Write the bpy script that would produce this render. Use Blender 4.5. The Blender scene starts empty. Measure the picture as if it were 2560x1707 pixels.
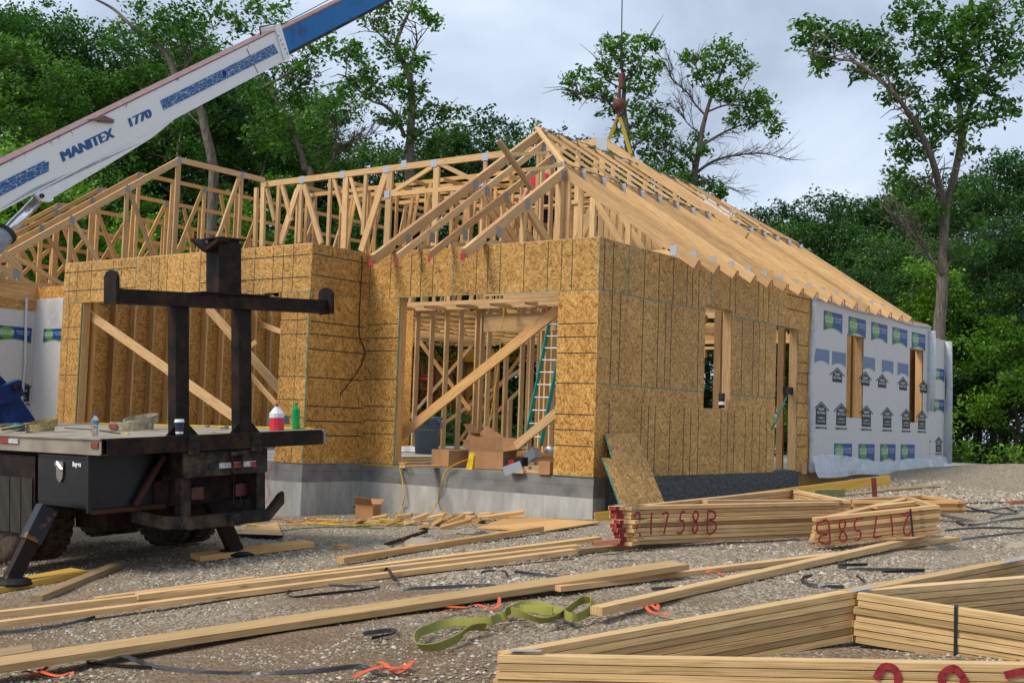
import bpy, bmesh, math, random
import numpy as np
from mathutils import Vector, Matrix
random.seed(7); rng = np.random.default_rng(7)
S = bpy.context.scene
COL = S.collection
R_ = math.radians

# ------------------------------------------------------------------ camera
CAM = Vector((8.4492, -13.3477, 1.2101)); FPX = 3046.12
RW = ((0.80633650, 0.59049818, 0.03366526), (-0.01168140, 0.07280759, -0.99727759), (-0.59134169, 0.80374807, 0.06560527))
RX, RD, RF = (Vector(r) for r in RW)
cd = bpy.data.cameras.new('camera'); cam = bpy.data.objects.new('camera', cd); COL.objects.link(cam)
up_, bk_ = -RD, -RF
cam.matrix_world = Matrix(((RX.x, up_.x, bk_.x, CAM.x), (RX.y, up_.y, bk_.y, CAM.y), (RX.z, up_.z, bk_.z, CAM.z), (0, 0, 0, 1)))
cd.sensor_width = 36; cd.lens = FPX / 2560 * 36; cd.clip_end = 2000; cd.clip_start = .05
S.camera = cam
S.view_settings.view_transform = 'Standard'; S.view_settings.look = 'None'
S.view_settings.exposure = 0.22; S.view_settings.gamma = 1

# ------------------------------------------------------------------ world + sun
SUN_EL, SUN_AZ = R_(48), R_(205)       # light from the front left
w = bpy.data.worlds.new('World'); S.world = w; w.use_nodes = True
nt = w.node_tree; nt.nodes.clear()
def wn(t, **k):
    n = nt.nodes.new(t)
    for a, b in k.items(): setattr(n, a, b)
    return n
out = wn('ShaderNodeOutputWorld'); bgs = wn('ShaderNodeBackground'); bgc = wn('ShaderNodeBackground'); mx = wn('ShaderNodeMixShader')
sky = wn('ShaderNodeTexSky', sky_type='NISHITA', sun_disc=False, sun_elevation=SUN_EL, sun_rotation=SUN_AZ)
nt.links.new(sky.outputs[0], bgs.inputs[0]); bgs.inputs[1].default_value = .08
tc = wn('ShaderNodeTexCoord'); mp = wn('ShaderNodeMapping'); mp.inputs['Scale'].default_value = (1.5, 1.5, 2.6); mp.inputs['Location'].default_value = (3.1, .4, .2)
nt.links.new(tc.outputs['Generated'], mp.inputs[0])
n1 = wn('ShaderNodeTexNoise'); n1.inputs['Scale'].default_value = 2.1; n1.inputs['Detail'].default_value = 6; n1.inputs['Roughness'].default_value = .5; n1.inputs['Distortion'].default_value = .5
nt.links.new(mp.outputs[0], n1.inputs['Vector'])
cr = wn('ShaderNodeValToRGB'); cr.color_ramp.elements[0].position = .36; cr.color_ramp.elements[1].position = .66
cr.color_ramp.elements[0].color = (.38, .45, .57, 1); cr.color_ramp.elements[1].color = (.80, .86, .93, 1)
e = cr.color_ramp.elements.new(.5); e.color = (.54, .63, .77, 1)
nt.links.new(n1.outputs[0], cr.inputs[0]); nt.links.new(cr.outputs[0], bgc.inputs[0]); bgc.inputs[1].default_value = 1.12
mx.inputs[0].default_value = .93
nt.links.new(bgs.outputs[0], mx.inputs[1]); nt.links.new(bgc.outputs[0], mx.inputs[2]); nt.links.new(mx.outputs[0], out.inputs[0])
sd = bpy.data.lights.new('sun', 'SUN'); sd.energy = 3.0; sd.angle = R_(20); sd.color = (1, .90, .76)
so = bpy.data.objects.new('sun', sd); COL.objects.link(so)
sdir = Vector((math.sin(SUN_AZ) * math.cos(SUN_EL), math.cos(SUN_AZ) * math.cos(SUN_EL), math.sin(SUN_EL)))
so.rotation_euler = sdir.to_track_quat('Z', 'Y').to_euler()

# ------------------------------------------------------------------ picture rays to points on real planes
def ray(x, y): return RX * ((x - 1280) / FPX) + RD * ((y - 853.5) / FPX) + RF
def PL(x, y, ax, v):
    d = ray(x, y); return CAM + d * ((v - CAM[ax]) / d[ax])
def PX(x, y, v): return PL(x, y, 0, v)
def PY(x, y, v): return PL(x, y, 1, v)
def PZ(x, y, v): return PL(x, y, 2, v)
def AD(x, y, dep): return CAM + ray(x, y) * dep
def sm(t): t = max(0, min(1, t)); return t * t * (3 - 2 * t)
def gz(x, y):
    z = .045 * max(-5, min(x, 3)) + .04 * max(0, min(y, 13))
    z += .10 * math.exp(-((x - 1.9) ** 2 / 2 + (y - 12.4) ** 2 / 2.2))
    z += .12 * math.exp(-((x - 6.5) ** 2 / 6 + (y - 9.8) ** 2 / 3.0))
    z -= .092 * 1.2 * math.log1p(math.exp(min(40, (-4.1 - y - .42 * x) / 1.2)))   # the yard slopes down to the viewer
    if x > -1: z -= 2.2 * sm((y - 13.2 + max(0, x - 2) * .55) / 9)
    else: z -= 1.2 * sm((y - 16) / 10)
    return z
def G(x, y, up=0):
    z = 0
    for _ in range(12):
        p = PZ(x, y, z + up); z = z * .4 + gz(p.x, p.y) * .6
    return PZ(x, y, z + up)

# ------------------------------------------------------------------ materials
MATS = {}
def mat(name, base=(.5, .5, .5), rough=.7, metal=0, spec=.3):
    m = bpy.data.materials.new(name); m.use_nodes = True; t = m.node_tree; b = t.nodes['Principled BSDF']
    b.inputs['Base Color'].default_value = (*base, 1); b.inputs['Roughness'].default_value = rough; b.inputs['Metallic'].default_value = metal
    b.inputs['Specular IOR Level'].default_value = spec
    MATS[name] = m; return m, t, b
def N(t, typ, ins=None, **k):
    n = t.nodes.new(typ)
    for a, b in k.items(): setattr(n, a, b)
    for a, b in (ins or {}).items():
        if hasattr(b, 'is_output') or isinstance(b, bpy.types.NodeSocket): t.links.new(b, n.inputs[a])
        else: n.inputs[a].default_value = b
    return n
def ramp(t, fac, stops):
    r = t.nodes.new('ShaderNodeValToRGB'); t.links.new(fac, r.inputs[0]); el = r.color_ramp.elements
    while len(el) < len(stops): el.new(.5)
    for e, (p, c) in zip(el, stops): e.position = p; e.color = (*c, 1) if len(c) == 3 else c
    return r.outputs[0]
def mixc(t, fac, a, b, mode='MIX'):
    n = t.nodes.new('ShaderNodeMix'); n.data_type = 'RGBA'; n.blend_type = mode
    for i, v in ((0, fac), (6, a), (7, b)):
        if isinstance(v, bpy.types.NodeSocket): t.links.new(v, n.inputs[i])
        else: n.inputs[i].default_value = (*v, 1) if isinstance(v, tuple) and len(v) == 3 else v
    return n.outputs[2]
def bump(t, b, h, st=.3, dist=.01):
    n = N(t, 'ShaderNodeBump', {'Height': h, 'Strength': st, 'Distance': dist}); t.links.new(n.outputs[0], b.inputs['Normal'])
def vmath(t, op, a, b=None):
    n = t.nodes.new('ShaderNodeVectorMath'); n.operation = op
    for i, v in enumerate((a, b)):
        if v is None: continue
        if isinstance(v, bpy.types.NodeSocket): t.links.new(v, n.inputs[i])
        else: n.inputs[i].default_value = v
    return n.outputs[0]
def math_(t, op, a, b=0., clamp=False):
    n = t.nodes.new('ShaderNodeMath'); n.operation = op; n.use_clamp = clamp
    for i, v in enumerate((a, b)):
        if isinstance(v, bpy.types.NodeSocket): t.links.new(v, n.inputs[i])
        else: n.inputs[i].default_value = v
    return n.outputs[0]

def lumber(name, base=(.61, .415, .215), dark=(.42, .245, .10), var=.30):
    m, t, b = mat(name, base, .72)
    uv = N(t, 'ShaderNodeUVMap').outputs[0]
    s = vmath(t, 'MULTIPLY', uv, (1.1, 17, 1))
    n1 = N(t, 'ShaderNodeTexNoise', {'Vector': s, 'Scale': 2.0, 'Detail': 4, 'Roughness': .5, 'Distortion': 1.6})
    w1 = N(t, 'ShaderNodeTexWave', {'Vector': vmath(t, 'MULTIPLY', uv, (.5, 9, 1)), 'Scale': 3, 'Distortion': 9, 'Detail': 3, 'Detail Scale': .9}, bands_direction='Y')
    g = math_(t, 'MULTIPLY', n1.outputs[0], 1.0)
    g = math_(t, 'ADD', g, math_(t, 'MULTIPLY', w1.outputs['Fac'], .28))
    c = ramp(t, g, [(.38, dark), (.56, tuple(x * .86 for x in base)), (.82, tuple(min(1, x * 1.12) for x in base))])
    bid = math_(t, 'FLOOR', math_(t, 'DIVIDE', N(t, 'ShaderNodeSeparateXYZ', {0: uv}).outputs[0], 20.))
    n2 = N(t, 'ShaderNodeTexWhiteNoise', {'W': bid}, noise_dimensions='1D')
    tint = ramp(t, n2.outputs[0], [(0, (1 - var, 1 - var * 1.15, 1 - var * 1.35)), (.45, (.95, .91, .86)), (.75, (1.04, .97, .85)), (1, (1.1, 1.1, 1.08))])
    c = mixc(t, 1, c, tint, 'MULTIPLY')
    v = N(t, 'ShaderNodeTexVoronoi', {'Vector': vmath(t, 'MULTIPLY', uv, (1.6, 9, 1)), 'Scale': 1.3})
    k = ramp(t, v.outputs['Distance'], [(.035, (1, 1, 1)), (.11, (0, 0, 0))])
    c = mixc(t, math_(t, 'MULTIPLY', k, .8), c, (.14, .055, .02))
    t.links.new(c, b.inputs['Base Color']); bump(t, b, n1.outputs[0], .15, .004)
    return m
LUM = lumber('fresh_pine'); LUM2 = lumber('warm_fir', (.60, .375, .165), (.40, .21, .075)); GREY_L = lumber('weathered_lumber', (.36, .26, .15), (.22, .15, .085), .3)
YEL_L = lumber('yellow_treated_lumber', (.55, .35, .07), (.4, .22, .03), .2); LVL = lumber('yellow_beam_wood', (.62, .33, .03), (.45, .2, .02), .1)
FG = lumber('pale_truss_pine', (.59, .42, .215), (.37, .23, .095), .36); RED_L = lumber('red_ended_lumber', (.38, .16, .10), (.3, .1, .06), .2)

def osb(name, tint=(1, 1, 1), vert=False):
    tint = (tint[0] * .90, tint[1] * .84, tint[2] * .72)
    m, t, b = mat(name, (.5, .3, .12), .6)
    uv = N(t, 'ShaderNodeUVMap').outputs[0]
    def layer(sc, off, st, th0):
        p = vmath(t, 'ADD', uv, off)
        wob = N(t, 'ShaderNodeTexNoise', {'Vector': p, 'Scale': sc * 1.1, 'Detail': 2})
        pw = vmath(t, 'ADD', p, vmath(t, 'MULTIPLY', wob.outputs['Color'], (.10, .10, 0)))
        v = N(t, 'ShaderNodeTexVoronoi', {'Vector': pw, 'Scale': sc, 'Randomness': 1.})
        sep = N(t, 'ShaderNodeSeparateColor', {0: v.outputs['Color']})
        ang = math_(t, 'ADD', math_(t, 'MULTIPLY', math_(t, 'SUBTRACT', sep.outputs[0], .5), 2.6), th0)
        rot = N(t, 'ShaderNodeVectorRotate', {'Vector': p, 'Angle': ang}, rotation_type='Z_AXIS')
        q = vmath(t, 'MULTIPLY', rot.outputs[0], st)
        f = N(t, 'ShaderNodeTexVoronoi', {'Vector': q, 'Scale': 1., 'Randomness': 1.})
        return N(t, 'ShaderNodeSeparateColor', {0: f.outputs['Color']}).outputs[1], f.outputs['Distance']
    th = 1.57 if vert else 0
    a, da = layer(12, (0, 0, 0), (9, 66, 1), th); c, dc = layer(9, (5.3, 2.2, 0), (12, 85, 1), th + .3); d, dd = layer(19, (1.3, 9.2, 0), (16, 64, 1), th - .3)
    s = math_(t, 'ADD', math_(t, 'MULTIPLY', a, .42), math_(t, 'ADD', math_(t, 'MULTIPLY', c, .35), math_(t, 'MULTIPLY', d, .23)))
    T = lambda r, g_, b_: (r * tint[0], g_ * tint[1], b_ * tint[2])
    col = ramp(t, s, [(.14, T(.17, .085, .022)), (.32, T(.38, .215, .062)), (.52, T(.54, .335, .110)), (.72, T(.67, .44, .175)), (.9, T(.78, .57, .28))])
    big = N(t, 'ShaderNodeTexNoise', {'Vector': uv, 'Scale': 1.2, 'Detail': 3})
    col = mixc(t, 1, col, ramp(t, big.outputs[0], [(.3, (.84, .8, .74)), (.7, (1.08, 1.06, 1.04))]), 'MULTIPLY')
    cell = N(t, 'ShaderNodeTexWhiteNoise', {'Vector': vmath(t, 'FLOOR', vmath(t, 'DIVIDE', vmath(t, 'ADD', uv, (.0, .694, 0)), (2.44, 1.219, 1)))}, noise_dimensions='3D')
    col = mixc(t, 1, col, ramp(t, cell.outputs[0], [(0, (.84, .82, .80)), (1, (1.08, 1.06, 1.02))]), 'MULTIPLY')
    t.links.new(col, b.inputs['Base Color']); bump(t, b, s, .35, .004)
    return m
OSB = osb('oriented_strand_board'); OSBV = osb('oriented_strand_board_upright', (.98, .95, .88), True); OSBD = osb('oriented_strand_board_dull', (.60, .60, .56)); OSBI = osb('oriented_strand_board_inside', (1.05, .96, .85))

def plain(name, base, rough=.6, metal=0, nsc=12, amt=.25, bst=.1, spec=.3, coord='Object', det=5):
    m, t, b = mat(name, base, rough, metal, spec)
    tcn = N(t, 'ShaderNodeTexCoord'); n = N(t, 'ShaderNodeTexNoise', {'Vector': tcn.outputs[coord], 'Scale': nsc, 'Detail': det})
    c = ramp(t, n.outputs[0], [(.3, tuple(x * (1 - amt) for x in base)), (.7, tuple(min(1, x * (1 + amt)) for x in base))])
    t.links.new(c, b.inputs['Base Color']); bump(t, b, n.outputs[0], bst, .01)
    return m
def rusty(name, base, rust=(.10, .035, .015), lo=.5, hi=.62, rough=.5, nsc=2.5, metal=.0, spec=.14):
    m, t, b = mat(name, base, rough, metal, spec)
    tcn = N(t, 'ShaderNodeTexCoord'); n = N(t, 'ShaderNodeTexNoise', {'Vector': tcn.outputs['Object'], 'Scale': nsc, 'Detail': 10, 'Roughness': .68})
    n2 = N(t, 'ShaderNodeTexNoise', {'Vector': tcn.outputs['Object'], 'Scale': 40, 'Detail': 4})
    c0 = mixc(t, math_(t, 'MULTIPLY', n2.outputs[0], .5), base, tuple(x * .6 for x in base))
    f = ramp(t, n.outputs[0], [(lo, (0, 0, 0)), (hi, (1, 1, 1))])
    t.links.new(mixc(t, f, c0, rust), b.inputs['Base Color']); bump(t, b, n.outputs[0], .2, .01)
    return m
PLATE, _t, _b = mat('galvanised_plate', (.36, .39, .42), .45, .6)
_uv = N(_t, 'ShaderNodeTexCoord').outputs['Object']; _w = N(_t, 'ShaderNodeTexWave', {'Vector': _uv, 'Scale': 26., 'Distortion': 0.}); _t.links.new(ramp(_t, _w.outputs['Fac'], [(.3, (.25, .27, .30)), (.7, (.58, .62, .68))]), _b.inputs['Base Color'])
BLACKL = plain('black_chalk_line', (.035, .035, .025), .8); TEAL = plain('teal_edge_paint', (.01, .19, .16), .6, nsc=20, amt=.5); STEEL = rusty('dark_steel', (.0075, .007, .0065), (.040, .019, .011), .44, .66, .6, 4.5)
STEEL2 = rusty('muddy_steel', (.022, .019, .017), (.085, .058, .036), .46, .66, .7, 6); RUSTB = rusty('rusty_bar', (.07, .03, .02), (.02, .015, .012), .5, .7, .7, 8)
OUTR = rusty('worn_outrigger_steel', (.035, .04, .05), (.30, .13, .03), .53, .6, .5, 3.5); OUTR2 = rusty('orange_worn_steel', (.025, .016, .012), (.30, .13, .025), .56, .68, .6, 4)
BOXP = plain('black_powder_coat', (.007, .008, .010), .36, nsc=9, amt=.45, spec=.35); CHROME = plain('chrome', (.7, .72, .75), .15, 1, 6, .1)
ALU = plain('dusty_aluminium', (.27, .24, .19), .6, .1, 3, .28); RUBBER = plain('tyre_rubber', (.02, .019, .018), .85, nsc=15, amt=.4); MUD = plain('muddy_tyre', (.06, .045, .03), .9, nsc=14, amt=.5, bst=.4)
REDP = plain('red_lamp_plastic', (.085, .008, .008), .3, spec=.5); REDREF = plain('red_reflector', (.30, .02, .02), .4); WHREF = plain('white_reflector', (.45, .45, .44), .4, nsc=40, amt=.4)
WHITEP, _t, _b = mat('white_boom_paint', (.55, .60, .66), .45)
_tc = N(_t, 'ShaderNodeTexCoord'); _uv = N(_t, 'ShaderNodeUVMap').outputs[0]
_n = N(_t, 'ShaderNodeTexNoise', {'Vector': vmath(_t, 'MULTIPLY', _uv, (6, 2.2, 1)), 'Scale': 1.6, 'Detail': 9, 'Roughness': .72})
_s = N(_t, 'ShaderNodeSeparateXYZ', {0: _uv})
_edge = math_(_t, 'MULTIPLY', math_(_t, 'SUBTRACT', _s.outputs[1], .43), 1.2)        # v runs 0 (bottom) .. 0.56 (top)
_f = ramp(_t, math_(_t, 'ADD', _n.outputs[0], _edge), [(.62, (0, 0, 0)), (.72, (1, 1, 1))])
_n3 = N(_t, 'ShaderNodeTexNoise', {'Vector': vmath(_t, 'MULTIPLY', _uv, (.5, 7, 1)), 'Scale': 3, 'Detail': 5})
_c = mixc(_t, math_(_t, 'MULTIPLY', _n3.outputs[0], .22), (.72, .74, .75), (.42, .42, .41)); _t.links.new(mixc(_t, _f, _c, (.17, .05, .028)), _b.inputs['Base Color'])
BLUEP = rusty('blue_boom_paint', (.010, .15, .42), (.02, .05, .13), .52, .66, .42, 1.6); BLUEL, _t, _b = mat('cracked_blue_decal', (.02, .10, .28), .5)
_uv = N(_t, 'ShaderNodeUVMap').outputs[0]; _wb = N(_t, 'ShaderNodeTexNoise', {'Vector': _uv, 'Scale': 6., 'Detail': 2})
_v = N(_t, 'ShaderNodeTexVoronoi', {'Vector': vmath(_t, 'ADD', vmath(_t, 'MULTIPLY', _uv, (5, 13, 1)), _wb.outputs['Color']), 'Scale': 1.6}, feature='DISTANCE_TO_EDGE')
_t.links.new(mixc(_t, ramp(_t, _v.outputs['Distance'], [(.012, (1, 1, 1)), (.035, (0, 0, 0))]), (.018, .10, .27), (.5, .56, .62)), _b.inputs['Base Color'])
BLUET = plain('blue_letter_paint', (.018, .10, .26), .5, nsc=30, amt=.3); PINK = plain('faded_red_boom_top', (.17, .10, .10), .6); BLUEM = rusty('navy_machine_paint', (.006, .022, .10), (.01, .05, .22), .55, .7, .4, 5)
CONC, _t, _b = mat('cast_concrete', (.3, .3, .3), .85)
_g = N(_t, 'ShaderNodeTexCoord').outputs['Object']; _n1 = N(_t, 'ShaderNodeTexNoise', {'Vector': vmath(_t, 'MULTIPLY', _g, (1.4, 1.4, .5)), 'Scale': 2.2, 'Detail': 8, 'Roughness': .6}); _n2 = N(_t, 'ShaderNodeTexNoise', {'Vector': vmath(_t, 'MULTIPLY', _g, (9, 9, .9)), 'Scale': 2., 'Detail': 4})
_t.links.new(mixc(_t, 1, ramp(_t, _n1.outputs[0], [(.3, (.26, .255, .245)), (.5, (.38, .375, .36)), (.7, (.50, .495, .47))]), ramp(_t, _n2.outputs[0], [(.3, (.86, .86, .84)), (.55, (1, 1, 1))]), 'MULTIPLY'), _b.inputs['Base Color']); bump(_t, _b, _n1.outputs[0], .3, .02)
CONCD = plain('dark_concrete_band', (.18, .18, .175), .8, nsc=4, amt=.3, bst=.3, det=9); SLAB = plain('slab_concrete', (.30, .30, .29), .85, nsc=3, amt=.2)  # CONCD: darker grey than the cast concrete, for the upper foundation band
TAR, _t, _b = mat('black_waterproof_coating', (.03, .032, .034), .55, 0, .5)
_n1 = N(_t, 'ShaderNodeTexNoise', {'Vector': N(_t, 'ShaderNodeTexCoord').outputs['Object'], 'Scale': 14, 'Detail': 8, 'Roughness': .65}); _t.links.new(ramp(_t, _n1.outputs[0], [(.35, (.022, .025, .028)), (.6, (.065, .07, .075)), (.75, (.14, .14, .14))]), _b.inputs['Base Color']); bump(_t, _b, _n1.outputs[0], 1., .05)
GREENL = plain('green_fibreglass', (.0, .19, .13), .4, nsc=8, amt=.15); ALUR = plain('ladder_aluminium', (.5, .52, .54), .4, .5); SCAF = plain('scaffold_red', (.28, .02, .03), .5)
BINM = plain('slate_bin_plastic', (.085, .125, .16), .5, nsc=40, amt=.15); CARD = plain('brown_cardboard', (.36, .19, .09), .8, nsc=5, amt=.16); WHITEM = plain('white_plastic', (.7, .72, .75), .4, amt=.06); YELP = plain('yellow_plastic', (.65, .45, .02), .5)
YCORD = plain('yellow_cord', (.62, .36, .01), .6); OCORD = plain('orange_cord', (.5, .08, .02), .6); GCORD = plain('green_cord', (.01, .10, .06), .6); KCORD = plain('black_cord', (.012, .012, .014), .6)
STRAP = plain('black_steel_strap', (.012, .013, .016), .35, nsc=20, amt=.3, spec=.6); ORANGE = plain('orange_flagging', (.62, .10, .03), .55, nsc=18, amt=.15); SPRAY = plain('red_spray_paint', (.24, .02, .028), .8, nsc=50, amt=.4); REDMK = plain('red_marker', (.34, .03, .045), .8, nsc=30, amt=.3)
SLINGY = plain('sling_yellow', (.33, .24, .03), .7, nsc=30, amt=.25); KHAKI = plain('khaki_webbing', (.30, .235, .11), .85, nsc=25, amt=.3); CANVAS = plain('dirty_canvas_webbing', (.29, .25, .17), .9, nsc=22, amt=.4); RUSTR = plain('rust_red_patch', (.22, .05, .025), .8)
WEB, _t, _b = mat('olive_webbing', (.30, .30, .04), .85)
_uv = N(_t, 'ShaderNodeUVMap').outputs[0]; _w = N(_t, 'ShaderNodeTexWave', {'Vector': _uv, 'Scale': 55., 'Distortion': .6}, bands_direction='X'); _n = N(_t, 'ShaderNodeTexNoise', {'Vector': _uv, 'Scale': 14., 'Detail': 4})
_t.links.new(mixc(_t, math_(_t, 'MULTIPLY', _n.outputs[0], .6), mixc(_t, _w.outputs['Fac'], (.15, .16, .02), (.30, .30, .05)), (.30, .27, .10)), _b.inputs['Base Color']); bump(_t, _b, _w.outputs['Fac'], .4, .003)
TEALT = plain('teal_tool_plastic', (.0, .075, .08), .45); BLUEC = plain('blue_cap_plastic', (.01, .05, .55), .4); BROWNR = plain('rusted_iron', (.11, .045, .03), .75, nsc=20, amt=.4); REDIRON = plain('red_iron', (.12, .025, .022), .6)
def clearm(name, c, rough=.08, tr=.9, alpha=1.):
    m, t, b = mat(name, c, rough, 0, .5); b.inputs['Transmission Weight'].default_value = tr; b.inputs['IOR'].default_value = 1.2; return m
CLEAR = clearm('clear_bottle_plastic', (.9, .93, .95)); GREENB = clearm('green_bottle_plastic', (.05, .6, .16), .15, .6); MILKY = plain('milky_jug_plastic', (.62, .64, .68), .35, amt=.05); REDJ = plain('red_juice', (.60, .03, .045), .3, amt=.1)
WRAP, _t, _b = mat('grey_house_wrap', (.42, .43, .46), .55)
_uv = N(_t, 'ShaderNodeUVMap').outputs[0]; _n = N(_t, 'ShaderNodeTexNoise', {'Vector': vmath(_t, 'MULTIPLY', _uv, (2.6, 1.5, 1)), 'Scale': 2.2, 'Detail': 5, 'Distortion': 1.4}); _n2 = N(_t, 'ShaderNodeTexNoise', {'Vector': _uv, 'Scale': 60, 'Detail': 2})
_t.links.new(mixc(_t, _n2.outputs[0], (.45, .445, .44), (.56, .555, .55)), _b.inputs['Base Color']); bump(_t, _b, _n.outputs[0], .35, .05)
FILM, _t, _b = mat('translucent_plastic_film', (.62, .66, .72), .3, 0, .5); _b.inputs['Alpha'].default_value = .62
_n = N(_t, 'ShaderNodeTexNoise', {'Vector': vmath(_t, 'MULTIPLY', N(_t, 'ShaderNodeTexCoord').outputs['Object'], (1, 1, 1)), 'Scale': 3.4, 'Detail': 4, 'Distortion': 1.6}); bump(_t, _b, _n.outputs[0], .9, .08)
LOGOB = plain('wrap_print_blue', (.012, .055, .22), .5, amt=.08); LOGOG = plain('wrap_print_green', (.10, .28, .045), .5, amt=.08); LOGOK = plain('wrap_print_black', (.016, .018, .022), .6); LOGOW = plain('wrap_print_white', (.55, .6, .6), .6, amt=.05); LOGOF = plain('wrap_print_faded_blue', (.13, .19, .30), .6, amt=.1)
SKIN = plain('skin', (.45, .22, .15), .5); REDSH = plain('red_shirt_cloth', (.45, .012, .04), .8, nsc=10, amt=.3); CAPB = plain('blue_cap_cloth', (.01, .06, .30), .8); DARKC = plain('dark_trouser_cloth', (.02, .02, .025), .9); BOOT = plain('tan_boot_leather', (.25, .12, .05), .7)
def bark(name, c):
    m, t, b = mat(name, c, .9); o = N(t, 'ShaderNodeTexCoord').outputs['Object']
    n = N(t, 'ShaderNodeTexNoise', {'Vector': vmath(t, 'MULTIPLY', o, (9, 9, 1.6)), 'Scale': 2.2, 'Detail': 8, 'Roughness': .7})
    t.links.new(ramp(t, n.outputs[0], [(.34, tuple(x * .35 for x in c)), (.55, c), (.75, tuple(x * 1.6 for x in c))]), b.inputs['Base Color']); bump(t, b, n.outputs[0], .6, .05); return m
BARK = bark('grey_brown_bark', (.16, .135, .11)); BARKD = bark('dark_bark', (.05, .042, .035))
def leaf(name, c1, c2):
    m, t, b = mat(name, c1, .5, 0, .35)
    g = N(t, 'ShaderNodeNewGeometry'); o = N(t, 'ShaderNodeObjectInfo')
    c = ramp(t, g.outputs['Random Per Island'], [(0, c1), (.75, c2), (1, tuple(x * 1.35 for x in c2))])
    c = mixc(t, 1, c, ramp(t, o.outputs['Random'], [(0, (.72, .8, .8)), (1, (1.30, 1.20, .9))]), 'MULTIPLY')
    t.links.new(c, b.inputs['Base Color'])
    tl = N(t, 'ShaderNodeBsdfTranslucent', {'Color': mixc(t, 1, c, (1.1, 1.5, .5), 'MULTIPLY')}); ms = N(t, 'ShaderNodeMixShader', {0: .32})
    t.links.new(b.outputs[0], ms.inputs[1]); t.links.new(tl.outputs[0], ms.inputs[2]); t.links.new(ms.outputs[0], t.nodes['Material Output'].inputs[0]); return m
LEAF = leaf('oak_leaf', (.026, .072, .016), (.078, .178, .032)); LEAFL = leaf('young_leaf', (.065, .15, .02), (.14, .28, .035)); LEAFD = leaf('painted_shade_leaf', (.012, .040, .013), (.034, .092, .022))  # LEAFD: shade deep in the wood put into darker leaf greens

# ------------------------------------------------------------------ ground material
GROUND, _t, _b = mat('gravel_and_dirt', (.2, .17, .13), .95)
_o = N(_t, 'ShaderNodeTexCoord').outputs['Object']
_vs = N(_t, 'ShaderNodeTexVoronoi', {'Vector': _o, 'Scale': 44.}); _vb = N(_t, 'ShaderNodeTexVoronoi', {'Vector': _o, 'Scale': 13.})
_ns = N(_t, 'ShaderNodeTexNoise', {'Vector': _o, 'Scale': .55, 'Detail': 6, 'Roughness': .6}); _nf = N(_t, 'ShaderNodeTexNoise', {'Vector': _o, 'Scale': 22, 'Detail': 8, 'Roughness': .7})
_st = ramp(_t, N(_t, 'ShaderNodeSeparateColor', {0: _vs.outputs['Color']}).outputs[0], [(0, (.14, .105, .07)), (.5, (.30, .24, .17)), (1, (.52, .46, .36))])
_di = ramp(_t, _nf.outputs[0], [(.3, (.11, .072, .042)), (.7, (.32, .225, .14))])
_sx = N(_t, 'ShaderNodeSeparateXYZ', {0: _o})
_near = math_(_t, 'ADD', math_(_t, 'MULTIPLY', _sx.outputs[1], .075), .62)         # gravel by the house, earth further out
_msk = ramp(_t, math_(_t, 'ADD', math_(_t, 'MULTIPLY', _ns.outputs[0], 1.2), math_(_t, 'MAXIMUM', math_(_t, 'MINIMUM', _near, .45), -.12)), [(.55, (0, 0, 0)), (.80, (1, 1, 1))])
_t.links.new(mixc(_t, _msk, _di, _st), _b.inputs['Base Color'])
_h = math_(_t, 'ADD', math_(_t, 'MULTIPLY', _vs.outputs['Distance'], -1.), math_(_t, 'MULTIPLY', _nf.outputs[0], 1.4)); bump(_t, _b, _h, .9, .03)
STONE, _t, _b = mat('crushed_limestone', (.35, .33, .3), .9)
_g = N(_t, 'ShaderNodeNewGeometry'); _t.links.new(ramp(_t, _g.outputs['Random Per Island'], [(0, (.13, .10, .07)), (.4, (.26, .215, .16)), (.85, (.37, .33, .265)), (1, (.52, .49, .43))]), _b.inputs['Base Color'])

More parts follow.
